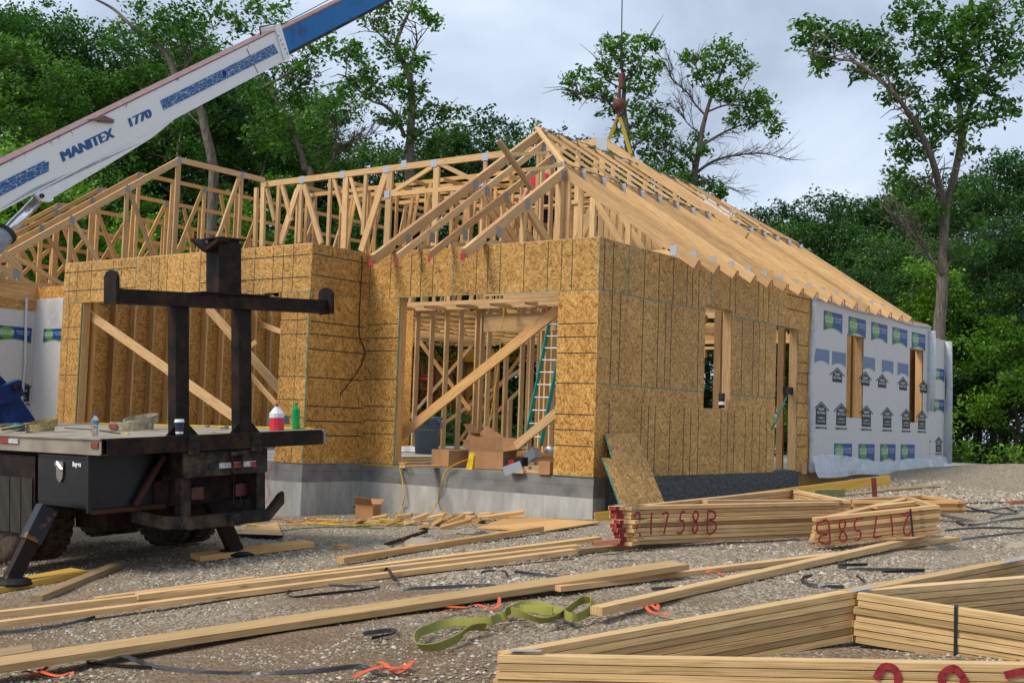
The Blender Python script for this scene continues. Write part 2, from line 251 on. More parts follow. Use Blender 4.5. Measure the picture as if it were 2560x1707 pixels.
# ------------------------------------------------------------------ mesh and object helpers
WM = {}
class MB:
    def __init__(s): s.v = []; s.f = []; s.uv = []
    def face(s, pts, uvs=None):
        i = len(s.v); s.v += [tuple(p) for p in pts]; s.f.append(tuple(range(i, i + len(pts)))); s.uv += list(uvs or [(0, 0)] * len(pts))
    def box(s, c, ax, ay, az):          # centre and three half axes
        c = Vector(c); ax, ay, az = Vector(ax), Vector(ay), Vector(az)
        o = 20. * random.randint(0, 400) + random.random() * 4; p = random.random() * 9
        if ax.cross(ay).dot(az) < 0: az = -az
        L = (ax.length * 2, ay.length * 2, az.length * 2); lg = L.index(max(L))
        for n, a, b, ln, la, lb, k in ((az, ax, ay, 2, L[0], L[1], 0), (-az, ay, ax, 2, L[1], L[0], 1), (ay, az, ax, 1, L[2], L[0], 1), (-ay, ax, az, 1, L[0], L[2], 0), (ax, ay, az, 0, L[1], L[2], 2), (-ax, az, ay, 0, L[2], L[1], 2)):
            q = [c + n - a - b, c + n + a - b, c + n + a + b, c + n - a + b]
            u = [(0, 0), (la, 0), (la, lb), (0, lb)]
            if ln == lg: u = [(x * .15 + 3, y) for x, y in u]
            elif lb > la: u = [(y, x) for x, y in u]
            s.face(q, [(x + o, y + p) for x, y in u])
        return s
    def board(s, a, b, wd, w, t, off=0):   # centre line a-b, width w along wd, thickness t across; off=1: line is the top edge
        a, b, wd = Vector(a), Vector(b), Vector(wd); d = (b - a); L = d.length; d /= L
        wd = (wd - d * wd.dot(d)).normalized(); td = d.cross(wd); c = (a + b) / 2 - wd * w / 2 * off
        return s.box(c, d * L / 2, wd * w / 2, td * t / 2)
    def abox(s, x0, x1, y0, y1, z0, z1): return s.box(((x0 + x1) / 2, (y0 + y1) / 2, (z0 + z1) / 2), ((x1 - x0) / 2, 0, 0), (0, (y1 - y0) / 2, 0), (0, 0, (z1 - z0) / 2))
    def prism(s, poly, ext):            # planar polygon swept by vector ext
        poly = [Vector(p) for p in poly]; ext = Vector(ext); n = sum(((poly[i] - poly[0]).cross(poly[(i + 1) % len(poly)] - poly[0]) for i in range(1, len(poly))), Vector())
        if n.dot(ext) < 0: poly.reverse()
        e1 = (poly[1] - poly[0]).normalized(); e2 = n.normalized().cross(e1); u = [((p - poly[0]).dot(e1), (p - poly[0]).dot(e2)) for p in poly]
        s.face([p + ext for p in poly], u); s.face(list(reversed(poly)), list(reversed(u)))
        for i in range(len(poly)):
            j = (i + 1) % len(poly); a, b = poly[i], poly[j]; l = (b - a).length; s.face([a, b, b + ext, a + ext], [(0, 0), (l, 0), (l, ext.length), (0, ext.length)])
        return s
    def tube(s, pts, r, n=8, cap=True):
        pts = [Vector(p) for p in pts]; rs = r if isinstance(r, (list, tuple)) else [r] * len(pts); rings = []; pu = None; L = 0
        for i, p in enumerate(pts):
            d = (pts[min(i + 1, len(pts) - 1)] - pts[max(i - 1, 0)]); d = d.normalized() if d.length > 1e-9 else Vector((0, 0, 1))
            if pu is None: pu = d.cross(Vector((0, 0, 1)) if abs(d.z) < .9 else Vector((1, 0, 0))).normalized()
            pu = (pu - d * pu.dot(d)).normalized(); q = d.cross(pu)
            rings.append([p + (pu * math.cos(2 * math.pi * k / n) + q * math.sin(2 * math.pi * k / n)) * rs[i] for k in range(n)])
        base = len(s.v)
        for rg in rings: s.v += [tuple(p) for p in rg]
        for i in range(len(rings) - 1):
            if i: L += (pts[i] - pts[i - 1]).length
            l2 = L + (pts[i + 1] - pts[i]).length
            for k in range(n):
                k2 = (k + 1) % n; s.f.append((base + i * n + k, base + i * n + k2, base + (i + 1) * n + k2, base + (i + 1) * n + k)); s.uv += [(L, k / n), (L, (k + 1) / n), (l2, (k + 1) / n), (l2, k / n)]
        if cap:
            s.f.append(tuple(base + k for k in reversed(range(n)))); s.uv += [(0, 0)] * n; b2 = base + (len(rings) - 1) * n
            s.f.append(tuple(b2 + k for k in range(n))); s.uv += [(0, 0)] * n
        return s
    def lathe(s, c, prof, n=20, ax=(0, 0, 1)):
        c, ax = Vector(c), Vector(ax).normalized(); p = [c + ax * z for r, z in prof]
        x = ax.cross(Vector((0, 1, 0)) if abs(ax.y) < .9 else Vector((1, 0, 0))).normalized(); y = ax.cross(x); base = len(s.v)
        for (r, z), q in zip(prof, p):
            for k in range(n): a = 2 * math.pi * k / n; s.v.append(tuple(q + (x * math.cos(a) + y * math.sin(a)) * max(r, 1e-4)))
        for i in range(len(prof) - 1):
            for k in range(n):
                k2 = (k + 1) % n; s.f.append((base + i * n + k, base + i * n + k2, base + (i + 1) * n + k2, base + (i + 1) * n + k)); s.uv += [(k / n, prof[i][1]), ((k + 1) / n, prof[i][1]), ((k + 1) / n, prof[i + 1][1]), (k / n, prof[i + 1][1])]
        return s
    def ribbon(s, pts, w, ups, th=.002):  # flat band with real thickness
        pts = [Vector(p) for p in pts]; L = 0; n = len(pts); base = len(s.v)
        for i, p in enumerate(pts):
            d = (pts[min(i + 1, n - 1)] - pts[max(i - 1, 0)]).normalized(); u = Vector(ups[i] if isinstance(ups, list) else ups)
            sd_ = d.cross(u); sd_ = sd_.normalized() if sd_.length > 1e-6 else Vector((1, 0, 0)); nn = sd_.cross(d).normalized()
            for a, b in ((-1, -1), (1, -1), (1, 1), (-1, 1)): s.v.append(tuple(p + sd_ * (w / 2 * a) + nn * (th / 2 * b)))
        for i in range(n - 1):
            l2 = L + (pts[i + 1] - pts[i]).length
            for k in range(4):
                k2 = (k + 1) % 4; s.f.append((base + i * 4 + k, base + i * 4 + k2, base + (i + 1) * 4 + k2, base + (i + 1) * 4 + k)); va, vb = ((0, w), (w, w), (w, 0), (0, 0))[k]; s.uv += [(L, va), (L, vb), (l2, vb), (l2, va)]
            L = l2
        s.f.append((base, base + 1, base + 2, base + 3)); s.uv += [(0, 0)] * 4; b2 = base + 4 * (n - 1); s.f.append((b2 + 3, b2 + 2, b2 + 1, b2)); s.uv += [(0, 0)] * 4
        return s
    def mesh(s, name, m):
        me = bpy.data.meshes.new(name); V = np.array(s.v, 'f'); me.from_pydata(s.v, [], s.f); l = me.uv_layers.new(name='UVMap'); l.data.foreach_set('uv', np.array(s.uv, 'f').ravel())
        me.materials.append(m); return me
    def build(s, name, m, parent=None, origin=None, smooth=False, **k):
        V = np.array(s.v)
        if origin is None: origin = ((V[:, 0].min() + V[:, 0].max()) / 2, (V[:, 1].min() + V[:, 1].max()) / 2, V[:, 2].min())
        s.v = [tuple(x) for x in (V - np.array(origin))]
        me = s.mesh(name, m)
        if smooth: me.shade_smooth()
        return link(name, me, Matrix.Translation(Vector(origin)), parent, **k)
def tag(o, label=None, cat=None, group=None, kind=None):
    if label: o['label'] = label
    if cat: o['category'] = cat
    if group: o['group'] = group
    if kind: o['kind'] = kind
    return o
def link(name, data, M, parent=None, **k):
    o = bpy.data.objects.new(name, data); COL.objects.link(o); WM[o.name] = M
    if parent: o.parent = parent; o.matrix_parent_inverse = WM[parent.name].inverted()
    o.matrix_basis = M; return tag(o, **k)
def thing(name, label, cat, loc, group=None): return link(name, None, Matrix.Translation(Vector(loc)), label=label, cat=cat, group=group)
def kids(o): return [c for c in bpy.data.objects if c.parent == o]
def dup(root, loc, rz=None, sc=None, label=None):
    r = root.copy(); COL.objects.link(r); r.location = loc
    if rz is not None: r.rotation_euler = (0, 0, rz)
    if sc is not None: r.scale = sc
    if label: r['label'] = label
    for ch in KIDS[root.name]:
        c = ch.copy(); COL.objects.link(c); c.parent = r
    return r
KIDS = {}
def add_to(o, b, m):
    """surface marks become faces of the sheet they are printed on"""
    T0 = WM[o.name].translation; b.v = [tuple(Vector(v) - T0) for v in b.v]; me = b.mesh('marks', m)
    if m.name not in [x.name for x in o.data.materials]: o.data.materials.append(m)
    k = [x.name for x in o.data.materials].index(m.name); n0 = len(o.data.polygons)
    bm = bmesh.new(); bm.from_mesh(o.data); bm.from_mesh(me); bm.faces.ensure_lookup_table()
    for f in bm.faces[n0:]: f.material_index = k
    bm.to_mesh(o.data); bm.free(); bpy.data.meshes.remove(me)
def text_mb(txt, size, origin, ux, uy, depth=.0008, shear=0, align='CENTER', bold=0., sx=1.):
    cu = bpy.data.curves.new('t', 'FONT'); cu.body = txt; cu.size = size; cu.align_x = align; cu.extrude = depth; cu.shear = shear; cu.offset = bold; cu.resolution_u = 3
    o = bpy.data.objects.new('t', cu); COL.objects.link(o); bpy.context.view_layer.update()
    me = bpy.data.meshes.new_from_object(o.evaluated_get(bpy.context.evaluated_depsgraph_get())); bpy.data.objects.remove(o); bpy.data.curves.remove(cu)
    ux, uy = Vector(ux).normalized(), Vector(uy).normalized(); uz = ux.cross(uy); og = Vector(origin); b = MB()
    b.v = [tuple(og + ux * v.co.x * sx + uy * v.co.y + uz * v.co.z) for v in me.vertices]; b.f = [tuple(p.vertices) for p in me.polygons]; b.uv = [(0, 0)] * sum(len(f) for f in b.f)
    bpy.data.meshes.remove(me); return b
def merge(*bs):
    r = MB()
    for b in bs: i = len(r.v); r.v += b.v; r.f += [tuple(x + i for x in f) for f in b.f]; r.uv += b.uv
    return r
def disc(c, n, rx, ry, ux, uy, th): # elliptical plate
    c, ux, uy, n = Vector(c), Vector(ux), Vector(uy), Vector(n)
    return MB().prism([c + ux * rx * math.cos(a * math.pi / 12) + uy * ry * math.sin(a * math.pi / 12) for a in range(24)], n * th)

# ================================================================== GROUND
xs = np.concatenate([np.linspace(-90, -14, 20), np.linspace(-13, 14, 136), np.linspace(15, 90, 20)])
ys = np.concatenate([np.linspace(-40, -14.5, 8), np.linspace(-14, 20, 170), np.linspace(21, 160, 30)])
gb = MB(); nx, ny = len(xs), len(ys)
for y in ys:
    for x in xs:
        n = .005 * math.sin(x * 2.1 + y * 1.3) + .005 * math.sin(x * 5.3 - y * 3.7) + .004 * math.sin(y * 7.9 + x)
        gb.v.append((x, y, gz(x, y) + (n if abs(x) < 14 and -14 < y < 20 else 0)))
gb.f = [(j * nx + i, j * nx + i + 1, (j + 1) * nx + i + 1, (j + 1) * nx + i) for j in range(ny - 1) for i in range(nx - 1)]
gb.uv = [(0, 0)] * (4 * len(gb.f))
gb.build('ground', GROUND, origin=(0, 0, 0), smooth=True, kind='structure')
def stones(n, region, smin, smax, name, label, seed, clump=None):
    r = np.random.default_rng(seed); P = []
    while len(P) < n:
        px, py = region(r); p = G(px, py)
        if (-.02 < p.x < .02): continue
        if p.y > 0 and p.x < 0: continue
        if p.y > -1.2 and p.x < -4.0: continue
        P.append(p)
    base = np.array([(1, 0, 0), (.3, .95, 0), (-.8, .6, 0), (-.8, -.6, 0), (.3, -.95, 0), (.1, 0, .8), (-.2, .3, .75)], 'f')
    F = [(0, 1, 5), (1, 6, 5), (1, 2, 6), (2, 3, 6), (3, 5, 6), (3, 4, 5), (4, 0, 5)]
    V = []; FF = []
    for i, p in enumerate(P):
        s = smin + (smax - smin) * r.random() ** 3; a = r.random() * 6.28; ca, sa = math.cos(a), math.sin(a)
        sh = np.array([1, .7 + .3 * r.random(), .55 + .4 * r.random()]) * s; b = base * sh * (1 + .25 * r.standard_normal((7, 1)).clip(-1, 1))
        q = np.stack([b[:, 0] * ca - b[:, 1] * sa, b[:, 0] * sa + b[:, 1] * ca, b[:, 2] - .15 * s], 1) + np.array(p); V.append(q)
        FF += [tuple(k + 7 * i for k in f) for f in F]
    m = MB(); m.v = [tuple(x) for x in np.concatenate(V)]; m.f = FF; m.uv = [(0, 0)] * (3 * len(FF))
    m.build(name, STONE, origin=(0, 0, 0), label=label, cat='gravel', kind='stuff')
def reg1(r):
    while True:
        y = 1190 + 517 * r.random() ** 1.15; x = r.random() * 2560
        if y < 1400 or r.random() < (.75 if x < 1000 else .45): return x, y
stones(38000, reg1, .005, .019, 'gravel', 'crushed grey and tan gravel scattered over the whole dirt yard', 3)
def reg2(r):
    while True:
        x = r.random() * 2560; y = 1225 + 250 * r.random()
        if y > 1225 + (x > 2000) * -20: return x, y
def reg3(r): return 2050 + 510 * r.random(), 1183 + 90 * r.random()
stones(7000, reg3, .02, .055, 'mound_gravel', 'loose coarse gravel mounded below the wrapped wall at the far right', 8)
stones(22000, reg2, .010, .028, 'coarse_gravel', 'coarser pale gravel spread around the foundation and truck', 4)

# ================================================================== HOUSE
Z1, Z2, Z3, Z4 = .526, 1.745, 2.964, 3.646
XW, XL, YW = -4.082, -10.05, -1.185
house = thing('unfinished_house', 'half framed wooden house with strand board walls and open roof trusses', 'house', (0, 0, 0))
def H(b, name, m, parent=house, **k): return b.build(name, m, parent, **k)
def panel(ax, c, u0, u1, z0, z1, holes=(), th=.012, sgn=-1):
    # sheet on plane (ax = c); th goes behind (sgn = direction the face looks along ax)
    us = sorted({u0, u1, *[min(max(h[i], u0), u1) for h in holes for i in (0, 1)]}); zs = sorted({z0, z1, *[min(max(h[i], z0), z1) for h in holes for i in (2, 3)]})
    b = MB(); ok = {}
    for i in range(len(us) - 1):
        for j in range(len(zs) - 1):
            mu, mz = (us[i] + us[i + 1]) / 2, (zs[j] + zs[j + 1]) / 2; ok[i, j] = not any(h[0] < mu < h[1] and h[2] < mz < h[3] for h in holes)
    P = lambda u, z, d: ((u, c - sgn * d, z) if ax == 1 else (c - sgn * d, u, z))
    def quad(pts, nrm):
        n = (Vector(pts[1]) - Vector(pts[0])).cross(Vector(pts[2]) - Vector(pts[0]))
        if n.dot(Vector(nrm)) < 0: pts = [pts[0], pts[3], pts[2], pts[1]]
        b.face(pts, [((p[0] if ax == 1 else p[1]) + p[2] * .0, p[2]) for p in pts])
    A = (0, 1, 0) if ax == 1 else (1, 0, 0); U = (1, 0, 0) if ax == 1 else (0, 1, 0)
    for (i, j), o in ok.items():
        if not o: continue
        a, e, f, g = us[i], us[i + 1], zs[j], zs[j + 1]
        quad([P(a, f, 0), P(e, f, 0), P(e, g, 0), P(a, g, 0)], Vector(A) * sgn); quad([P(a, f, th), P(e, f, th), P(e, g, th), P(a, g, th)], Vector(A) * -sgn)
        if not ok.get((i - 1, j)): quad([P(a, f, 0), P(a, g, 0), P(a, g, th), P(a, f, th)], Vector(U) * -1)
        if not ok.get((i + 1, j)): quad([P(e, f, 0), P(e, g, 0), P(e, g, th), P(e, f, th)], U)
        if not ok.get((i, j - 1)): quad([P(a, f, 0), P(e, f, 0), P(e, f, th), P(a, f, th)], (0, 0, -1))
        if not ok.get((i, j + 1)): quad([P(a, g, 0), P(e, g, 0), P(e, g, th), P(a, g, th)], (0, 0, 1))
    return b
AX0, AX1, WX0, WX1 = -3.43, -.63, -9.5, -4.66
# foundation
f = MB(); f.abox(XW, 0, .006, .3, -1.2, .26); f.abox(XW - .3, XW - .006, YW + .3, .3, -1.2, .26); f.abox(XL, XW - .006, YW + .006, YW + .3, -1.2, .26)
fo = H(f, 'foundation', CONC)
f = MB(); f.abox(XW, 0, .004, .3, .262, .41); f.abox(XW - .3, XW - .004, YW + .3, .3, .262, .41); f.abox(XL, XW - .004, YW + .004, YW + .3, .262, .41)
f.abox(XW, 0, .012, .3, .412, Z1 - .004); f.abox(XW - .3, XW - .012, YW + .3, .3, .412, Z1 - .004); f.abox(XL, XW - .012, YW + .012, YW + .3, .412, Z1 - .004)
H(f, 'dark_upper_band', CONCD, fo)
H(MB().abox(-.3, -.006, .3, 6.62, -1.0, Z1 + .02), 'coated_side_foundation', TAR, fo)
H(MB().abox(-12, -.3, .3, 20, .3, Z1 - .006), 'porch_slab', SLAB); H(MB().abox(XL + .1, XW - .3, YW + .3, .29, .1, .49), 'garage_slab', SLAB)
# sheathing sheets
w1 = H(panel(1, 0, XW, 0, Z3, Z4), 'front_wall_sheathing', OSB); w1b = H(panel(1, 0, XW, AX0, Z1, Z3 - .003), 'front_wall_side_sheet', OSBV); w1c = H(panel(1, 0, AX1, 0, Z1, Z3 - .003), 'front_wall_side_sheet', OSBV)
w2 = H(merge(panel(1, YW, XL, XW, Z3 + .0, Z4)), 'garage_wall_sheathing', OSB); w2b = H(panel(1, YW, XL, WX0, Z1 - .3, Z3 - .003), 'garage_wall_side_sheet', OSBV); w2c = H(panel(1, YW, WX1, XW, Z1, Z3 - .003), 'garage_wall_side_sheet', OSBV)
w3 = H(panel(0, XW, YW + .013, -.001, Z1, Z4, sgn=1), 'return_wall_sheathing', OSBV)
WIN = (3.0, 3.9, 1.51, 3.05); DOOR = (5.56, 6.45, .50, 2.97)
w4 = H(merge(panel(0, 0, .013, 4.35 + 1.55, Z3, Z4, [WIN], sgn=1), panel(0, 0, .013, 6.05, Z2, Z3 - .004, [WIN, DOOR], sgn=1), panel(0, 0, .013, 6.05, Z1, Z2 - .004, [WIN, DOOR], sgn=1)), 'side_wall_sheathing', OSB)
w5 = H(merge(panel(0, 0, 5.905, 6.95, Z3, Z4, [], sgn=1), panel(0, 0, 6.055, 6.95, Z1, Z3 - .004, [DOOR], sgn=1)), 'side_wall_sheets', OSBV)
W6 = [tuple(sorted((PX(x0, 930, .0).y, PX(x1, 930, .0).y))) for x0, x1 in ((2114, 2156), (2272, 2306))]
WW = [(W6[0][0], W6[0][1], 1.50, 3.06), (W6[1][0], W6[1][1], 1.48, 3.05)]
w6 = H(panel(0, 0, 6.955, 13.62, Z1, Z4, WW, sgn=1), 'rear_side_wall_sheathing', OSB); H(panel(0, -.02, 6.64, 13.6, -.2, Z1 - .01, sgn=1), 'knee_wall_sheet', OSBD)
H(MB().abox(-.15, .03, 6.66, 6.86, .48, .66), 'corner_block', LUM2)
# nailing lines, sheet seams
LS = {}
class _LL: pass
L = 'L'; T_ = 'T'
def _get(b, ax, c): return LS.setdefault((b, ax, round(c, 2)), MB())
def vline(b, ax, c, u, z0, z1, wd=.011, s=-1):
    b = _get(b, ax, c); o = c + s * .0008
    b.abox(u - wd / 2, u + wd / 2, o - .0006, o + .0006, z0, z1) if ax == 1 else b.abox(o - .0006, o + .0006, u - wd / 2, u + wd / 2, z0, z1)
def hline(b, ax, c, u0, u1, z, wd=.013, s=-1):
    b = _get(b, ax, c); o = c + s * .0010
    b.abox(u0, u1, o - .0006, o + .0006, z - wd / 2, z + wd / 2) if ax == 1 else b.abox(o - .0006, o + .0006, u0, u1, z - wd / 2, z + wd / 2)
for cx in (225, 378, 533, 608, 697, 1025, 1110, 1203, 1383, 1562, 1665, 1745): vline(L, 1, 0, PY(850 + cx / 3.0157, 712, 0).x, Z3 + .01, Z4 - .01)
vline(T_, 1, 0, PY(1132, 712, 0).x, Z3 + .005, Z4 - .03)
for cy in (395, 497, 594, 808, 1012, 1118, 1220): hline(L, 1, 0, XW + .01, AX0 - .02, PY(950, 680 + cy / 3.0157, 0).z)
for cy in (388, 488, 610, 838, 1073, 1190, 1310): hline(L, 1, 0, AX1 + .01, -.02, PY(1440, 680 + cy / 3.0157, 0).z)
hline(T_, 1, 0, XW, 0, Z3, .008); vline(T_, 1, 0, AX0 - .006, Z1, Z3, .014); vline(T_, 1, 0, -.004, Z3, Z4, .010); hline(T_, 1, 0, XW, AX0, Z1 + .004, .010); hline(T_, 1, 0, AX1, 0, Z1 + .004, .010)
for cx in (455, 505, 595, 735, 790, 985, 1035, 1090, 1195, 1305, 1425, 1660, 1780, 1845, 1910): vline(L, 1, YW, PY(cx / 2.613, 700, YW).x, Z3 + .01, Z4 - .01)
vline(T_, 1, YW, PY(885 / 2.613, 700, YW).x, Z3, Z4, .01); hline(T_, 1, YW, XL, WX0, Z3, .008); hline(T_, 1, YW, WX1, XW, Z3, .008); vline(T_, 1, YW, WX0 - .008, Z1 - .3, Z3, .016); vline(T_, 1, YW, XW - .008, Z1, Z3, .016)
for z in (3.49, 3.17): hline(L, 1, YW, XL + .01, PY(340, 700, YW).x, z); hline(L, 1, YW, PY(500, 700, YW).x, XW - .03, z)
for cy in (1145, 1222, 1455): hline(L, 1, YW, XL + .02, WX0 - .02, PY(170, 380 + cy / 2.613, YW).z, .011)
for cy in (1095, 1188, 1465): hline(L, 1, YW, WX1 + .01, XW - .02, PY(735, 380 + cy / 2.613, YW).z, .011)
for z in (1.17, .98, 1.42): hline(L, 1, YW, WX1 + .01, XW - .02, z, .011)
vline(L, 1, YW, -4.32, Z1, Z3, .008); vline(L, 1, YW, -9.85, Z1, Z3, .008)
for cy in (405, 495, 607, 812, 1022, 1130, 1235): hline(L, 0, XW, YW + .03, -.02, PX(875, 680 + cy / 3.0157, XW).z, .016, 1)
for z in (3.50, 3.20): hline(L, 0, XW, YW + .02, -.05, z, .014, 1)
hline(T_, 0, XW, YW + .02, -.0, Z3, .006, 1)
def rw(cxs, yy, z0, z1, b=L):
    for cx in cxs: vline(b, 0, 0, PX(1450 + cx / 2.34, yy, 0).y, z0, z1, .016, 1)
rw((140, 193, 378, 463, 547, 628, 660, 697, 880, 913, 1045, 1075, 1107), 690, Z3 + .01, Z4 - .01); rw((285, 770, 1165), 690, Z3 + .01, Z4 - .01, T_)
rw((180, 230, 363, 453, 497, 530, 690, 947, 1012, 1048, 1085), 880, Z2 + .01, Z3 - .01); rw((165, 355, 397, 436, 523, 605, 645, 690, 822, 862, 900, 965, 1007, 1050, 1090), 1100, Z1 + .01, Z2 - .25)
hline(T_, 0, 0, .02, 3.0, Z3, .012, 1); hline(T_, 0, 0, 3.9, 5.9, Z3, .012, 1); hline(T_, 0, 0, .02, 3.0, Z2, .012, 1); hline(T_, 0, 0, 3.9, 5.55, Z2, .012, 1)
for z in (3.52, 3.28): hline(L, 0, 0, 5.95, 6.9, z, .016, 1)
for z in (.95, 1.15, 1.45, 1.7, 2.03, 2.22, 2.4, 2.7): hline(L, 0, 0, 6.48, 6.9, z, .015, 1)
vline(T_, 0, 0, 6.47, Z1, Z3, .016, 1)
for (b_, ax_, c_), m_ in LS.items():
    add_to({(1, 0.0): w1, (1, round(YW, 2)): w2, (0, round(XW, 2)): w3, (0, 0.0): w4}[(ax_, c_)], m_, BLACKL if b_ == 'L' else TEAL)
# frame lumber behind the sheets
def st(b, x, y, z0, z1, wx=.038, wy=.14): return b.abox(x - wx / 2, x + wx / 2, y - wy / 2, y + wy / 2, z0, z1)
def studs(name, coords, z0, z1, wx, wy, m=LUM, parent=house):
    for x, y in coords: H(st(MB(), x, y, z0, z1, wx, wy), name, m, parent)
studs('opening_stud', [(AX0 - .02, .09), (AX0 - .06, .09), (AX1 + .02, .09), (-.08, .09)], Z1, 3.0, .038, .14, LUM2)
studs('opening_stud', [(WX0 + .0, YW + .09), (WX0 - .06, YW + .09), (WX1 + .02, YW + .09)], Z1 - .3, 3.0, .038, .14, LUM2)
H(MB().abox(AX0 - .03, AX1 + .03, .015, .15, 3.0, 3.22), 'porch_header', LUM2); H(MB().abox(WX0 - .03, WX1 + .03, YW + .015, YW + .15, 3.0, 3.28), 'garage_header', LUM2)
tp = MB(); tp.abox(XW, -.005, .014, .15, Z4 - .05, Z4 + .012); tp.abox(XL, XW - .02, YW + .014, YW + .15, Z4 - .05, Z4 + .012); tp.abox(XW - .15, XW - .014, YW + .16, .0, Z4 - .05, Z4 + .012)
tp.abox(-.15, -.014, .16, 13.6, Z4 - .05, Z4 + .006); H(tp, 'top_plate', LUM)
H(MB().abox(XW + .01, AX0, .005, .10, Z1 - .03, Z1 + .012), 'sill_plate', YEL_L)
# side wall openings: jambs and studs seen through them
for (a, e, z0, z1) in (WIN, DOOR, *WW):
    zz = max(z0, Z1); H(MB().abox(-.155, -.014, a - .038, a + .0, zz, z1), 'window_jamb', LUM); H(MB().abox(-.155, -.014, e, e + .038, zz, z1), 'window_jamb', LUM); H(MB().abox(-.155, -.014, a - .03, e + .03, z1, z1 + .03), 'window_head', LUM)
    if z0 > 1: H(MB().abox(-.155, -.014, a - .03, e + .03, z0 - .038, z0), 'window_sill', LUM)
studs('wall_stud', [(-.085, y) for y in np.arange(.5, 13.4, .61) if not any(a - .05 < y < e + .05 for a, e, *_ in (WIN, DOOR, *WW))], Z1, Z4 - .05, .14, .038, LUM)
# garage interior: left wall seen through the door opening
H(panel(0, XL + .013, YW + .2, 6.6, .2, Z4 - .06, sgn=1), 'garage_side_sheathing', OSBI)
studs('garage_wall_stud', [(XL + .10, YW + .55 + .406 * k) for k in range(15)], .4, Z4 - .06, .14, .038, LUM2)
studs('garage_end_stud', [(XL + .35 + .406 * k, 5.0) for k in range(5)], .4, 3.2, .038, .14, LUM)
H(MB().abox(XL + .1, -8.1, 4.93, 5.07, 3.2, 3.28), 'garage_end_plate', LUM); H(panel(1, 6.6, XL, -8.9, .3, Z4 - .1), 'garage_end_sheathing', OSBI)
br = lambda n, a, b, w=.089, t=.038, m=LUM, wd=(0, 0, 1), par=house: H(MB().board(a, b, wd, w, t), n, m, par)
yb = YW + .2
br('diagonal_brace', PY(222, 785, yb), PY(612, 1060, yb), .14, .038, LUM); br('diagonal_brace', PY(520, 770, yb + 1.2), PY(700, 975, yb + 1.2), .14)
br('diagonal_brace', PY(585, 785, 3.2), PY(705, 830, 3.2), .09); br('diagonal_brace', PY(583, 890, 2.6), PY(690, 1010, 2.6), .09); br('diagonal_brace', PY(585, 895, 2.6), PY(640, 855, 2.6), .09)
# entry wall inside the porch opening
YI = 8.15; zt = PY(1030, 771, YI).z
for cx, cy0 in ((128, 130), (252, 122), (378, 118), (500, 115), (640, 110), (684, 110), (742, 105), (1030, 95), (1110, 92)):
    a = PY(1000 + cx / 3.4075, 1000, YI).x; H(MB().abox(a - .019, a + .019, YI - .07, YI + .07, Z1 + .038, zt), 'entry_wall_stud', LUM)
studs('entry_wall_stud', [(PY(1000 + cx / 3.4075, 1000, YI).x, YI) for cx in (1240, 1290, 1200)], Z1, zt, .038, .14, LUM)
H(MB().abox(-11.5, -2.2, YI - .045, YI + .045, zt, zt + .038), 'entry_wall_plate', LUM); H(MB().abox(-11.5, -2.2, YI - .068, YI + .068, Z1, Z1 + .037), 'entry_wall_plate', LUM)
zb = PY(1200, 760, YI - .1).z; H(MB().abox(-11.5, -2.2, YI - .25, YI - .20, zb - .12, zb + .05), 'entry_beam', LUM)
x0, x1 = PY(1215, 800, YI).x, PY(1395, 800, YI).x; H(MB().abox(x0, x1, YI - .075, YI - .05, PY(1260, 829, YI).z, PY(1260, 785, YI).z), 'entry_header', LUM)
for k in range(5): a = x0 + .12 + k * (x1 - x0) / 5; H(MB().abox(a - .019, a + .019, YI - .045, YI + .04, zt - .17, zt), 'cripple_stud', LUM)
br('diagonal_brace', PY(1002, 1088, .35), PY(1394, 775, .35), .14, .038, LUM2); br('diagonal_brace', PY(1290, 1115, .5), PY(1392, 1030, .5), .12, .038, LUM)
br('diagonal_brace', PY(1010, 800, YI + 1.), PY(1175, 1025, YI + 1.), .09, .038, LUM2); br('diagonal_brace', PY(1065, 1090, 12.), PY(1300, 925, 12.), .09); br('diagonal_brace', PY(1010, 1060, 12.2), PY(1180, 865, 12.2), .09); br('diagonal_brace', PY(1190, 1080, 12.4), PY(1300, 975, 12.4), .09); br('diagonal_brace', PY(1150, 1100, 12.6), PY(1310, 880, 12.6), .09, .038, LUM2)
# rooms beyond
YR = 19.3
H(MB().abox(PY(1080, 890, YR).x, PY(1345, 890, YR).x, YR - .05, YR + .05, PY(1200, 905, YR).z, PY(1200, 872, YR).z), 'yellow_beam', LVL)
H(MB().abox(-22, -7.5, YR - .06, YR + .06, 3.55, 3.63), 'rear_wall_plate', LUM2)
for k in range(9): a = -21.2 + k * .45; H(MB().abox(a - .02, a + .02, YR - .07, YR + .07, Z1, 3.5), 'rear_wall_stud', LUM2)
for k in range(24): a = -17.4 + k * .45; H(MB().abox(a - .02, a + .02, YR - .06, YR + .06, 3.3, 3.55), 'rear_wall_cripple', LUM2)
for x, y0, y1 in ((1240, 905, 1120), (1262, 890, 1120), (1275, 1000, 1120), (1320, 830, 1120), (1345, 830, 1120), (1365, 830, 1120), (1380, 830, 1120)):
    a = PY(x, 1000, 10.4); H(MB().abox(a.x - .03, a.x + .03, 10.33, 10.47, Z1, PY(x, y0, 10.4).z), 'room_divider_stud', LUM)
for k in range(17): a = 9.0 + k * .61; H(MB().board((-19, a, 3.72), (-6.3 if a < 13 else -4.5, a, 3.72), (0, 0, 1), .089, .038), 'ceiling_joist', LUM2)
H(panel(1, 19.4, -21.8, -16.2, Z1, 3.6), 'rear_wall_sheathing', OSBI)
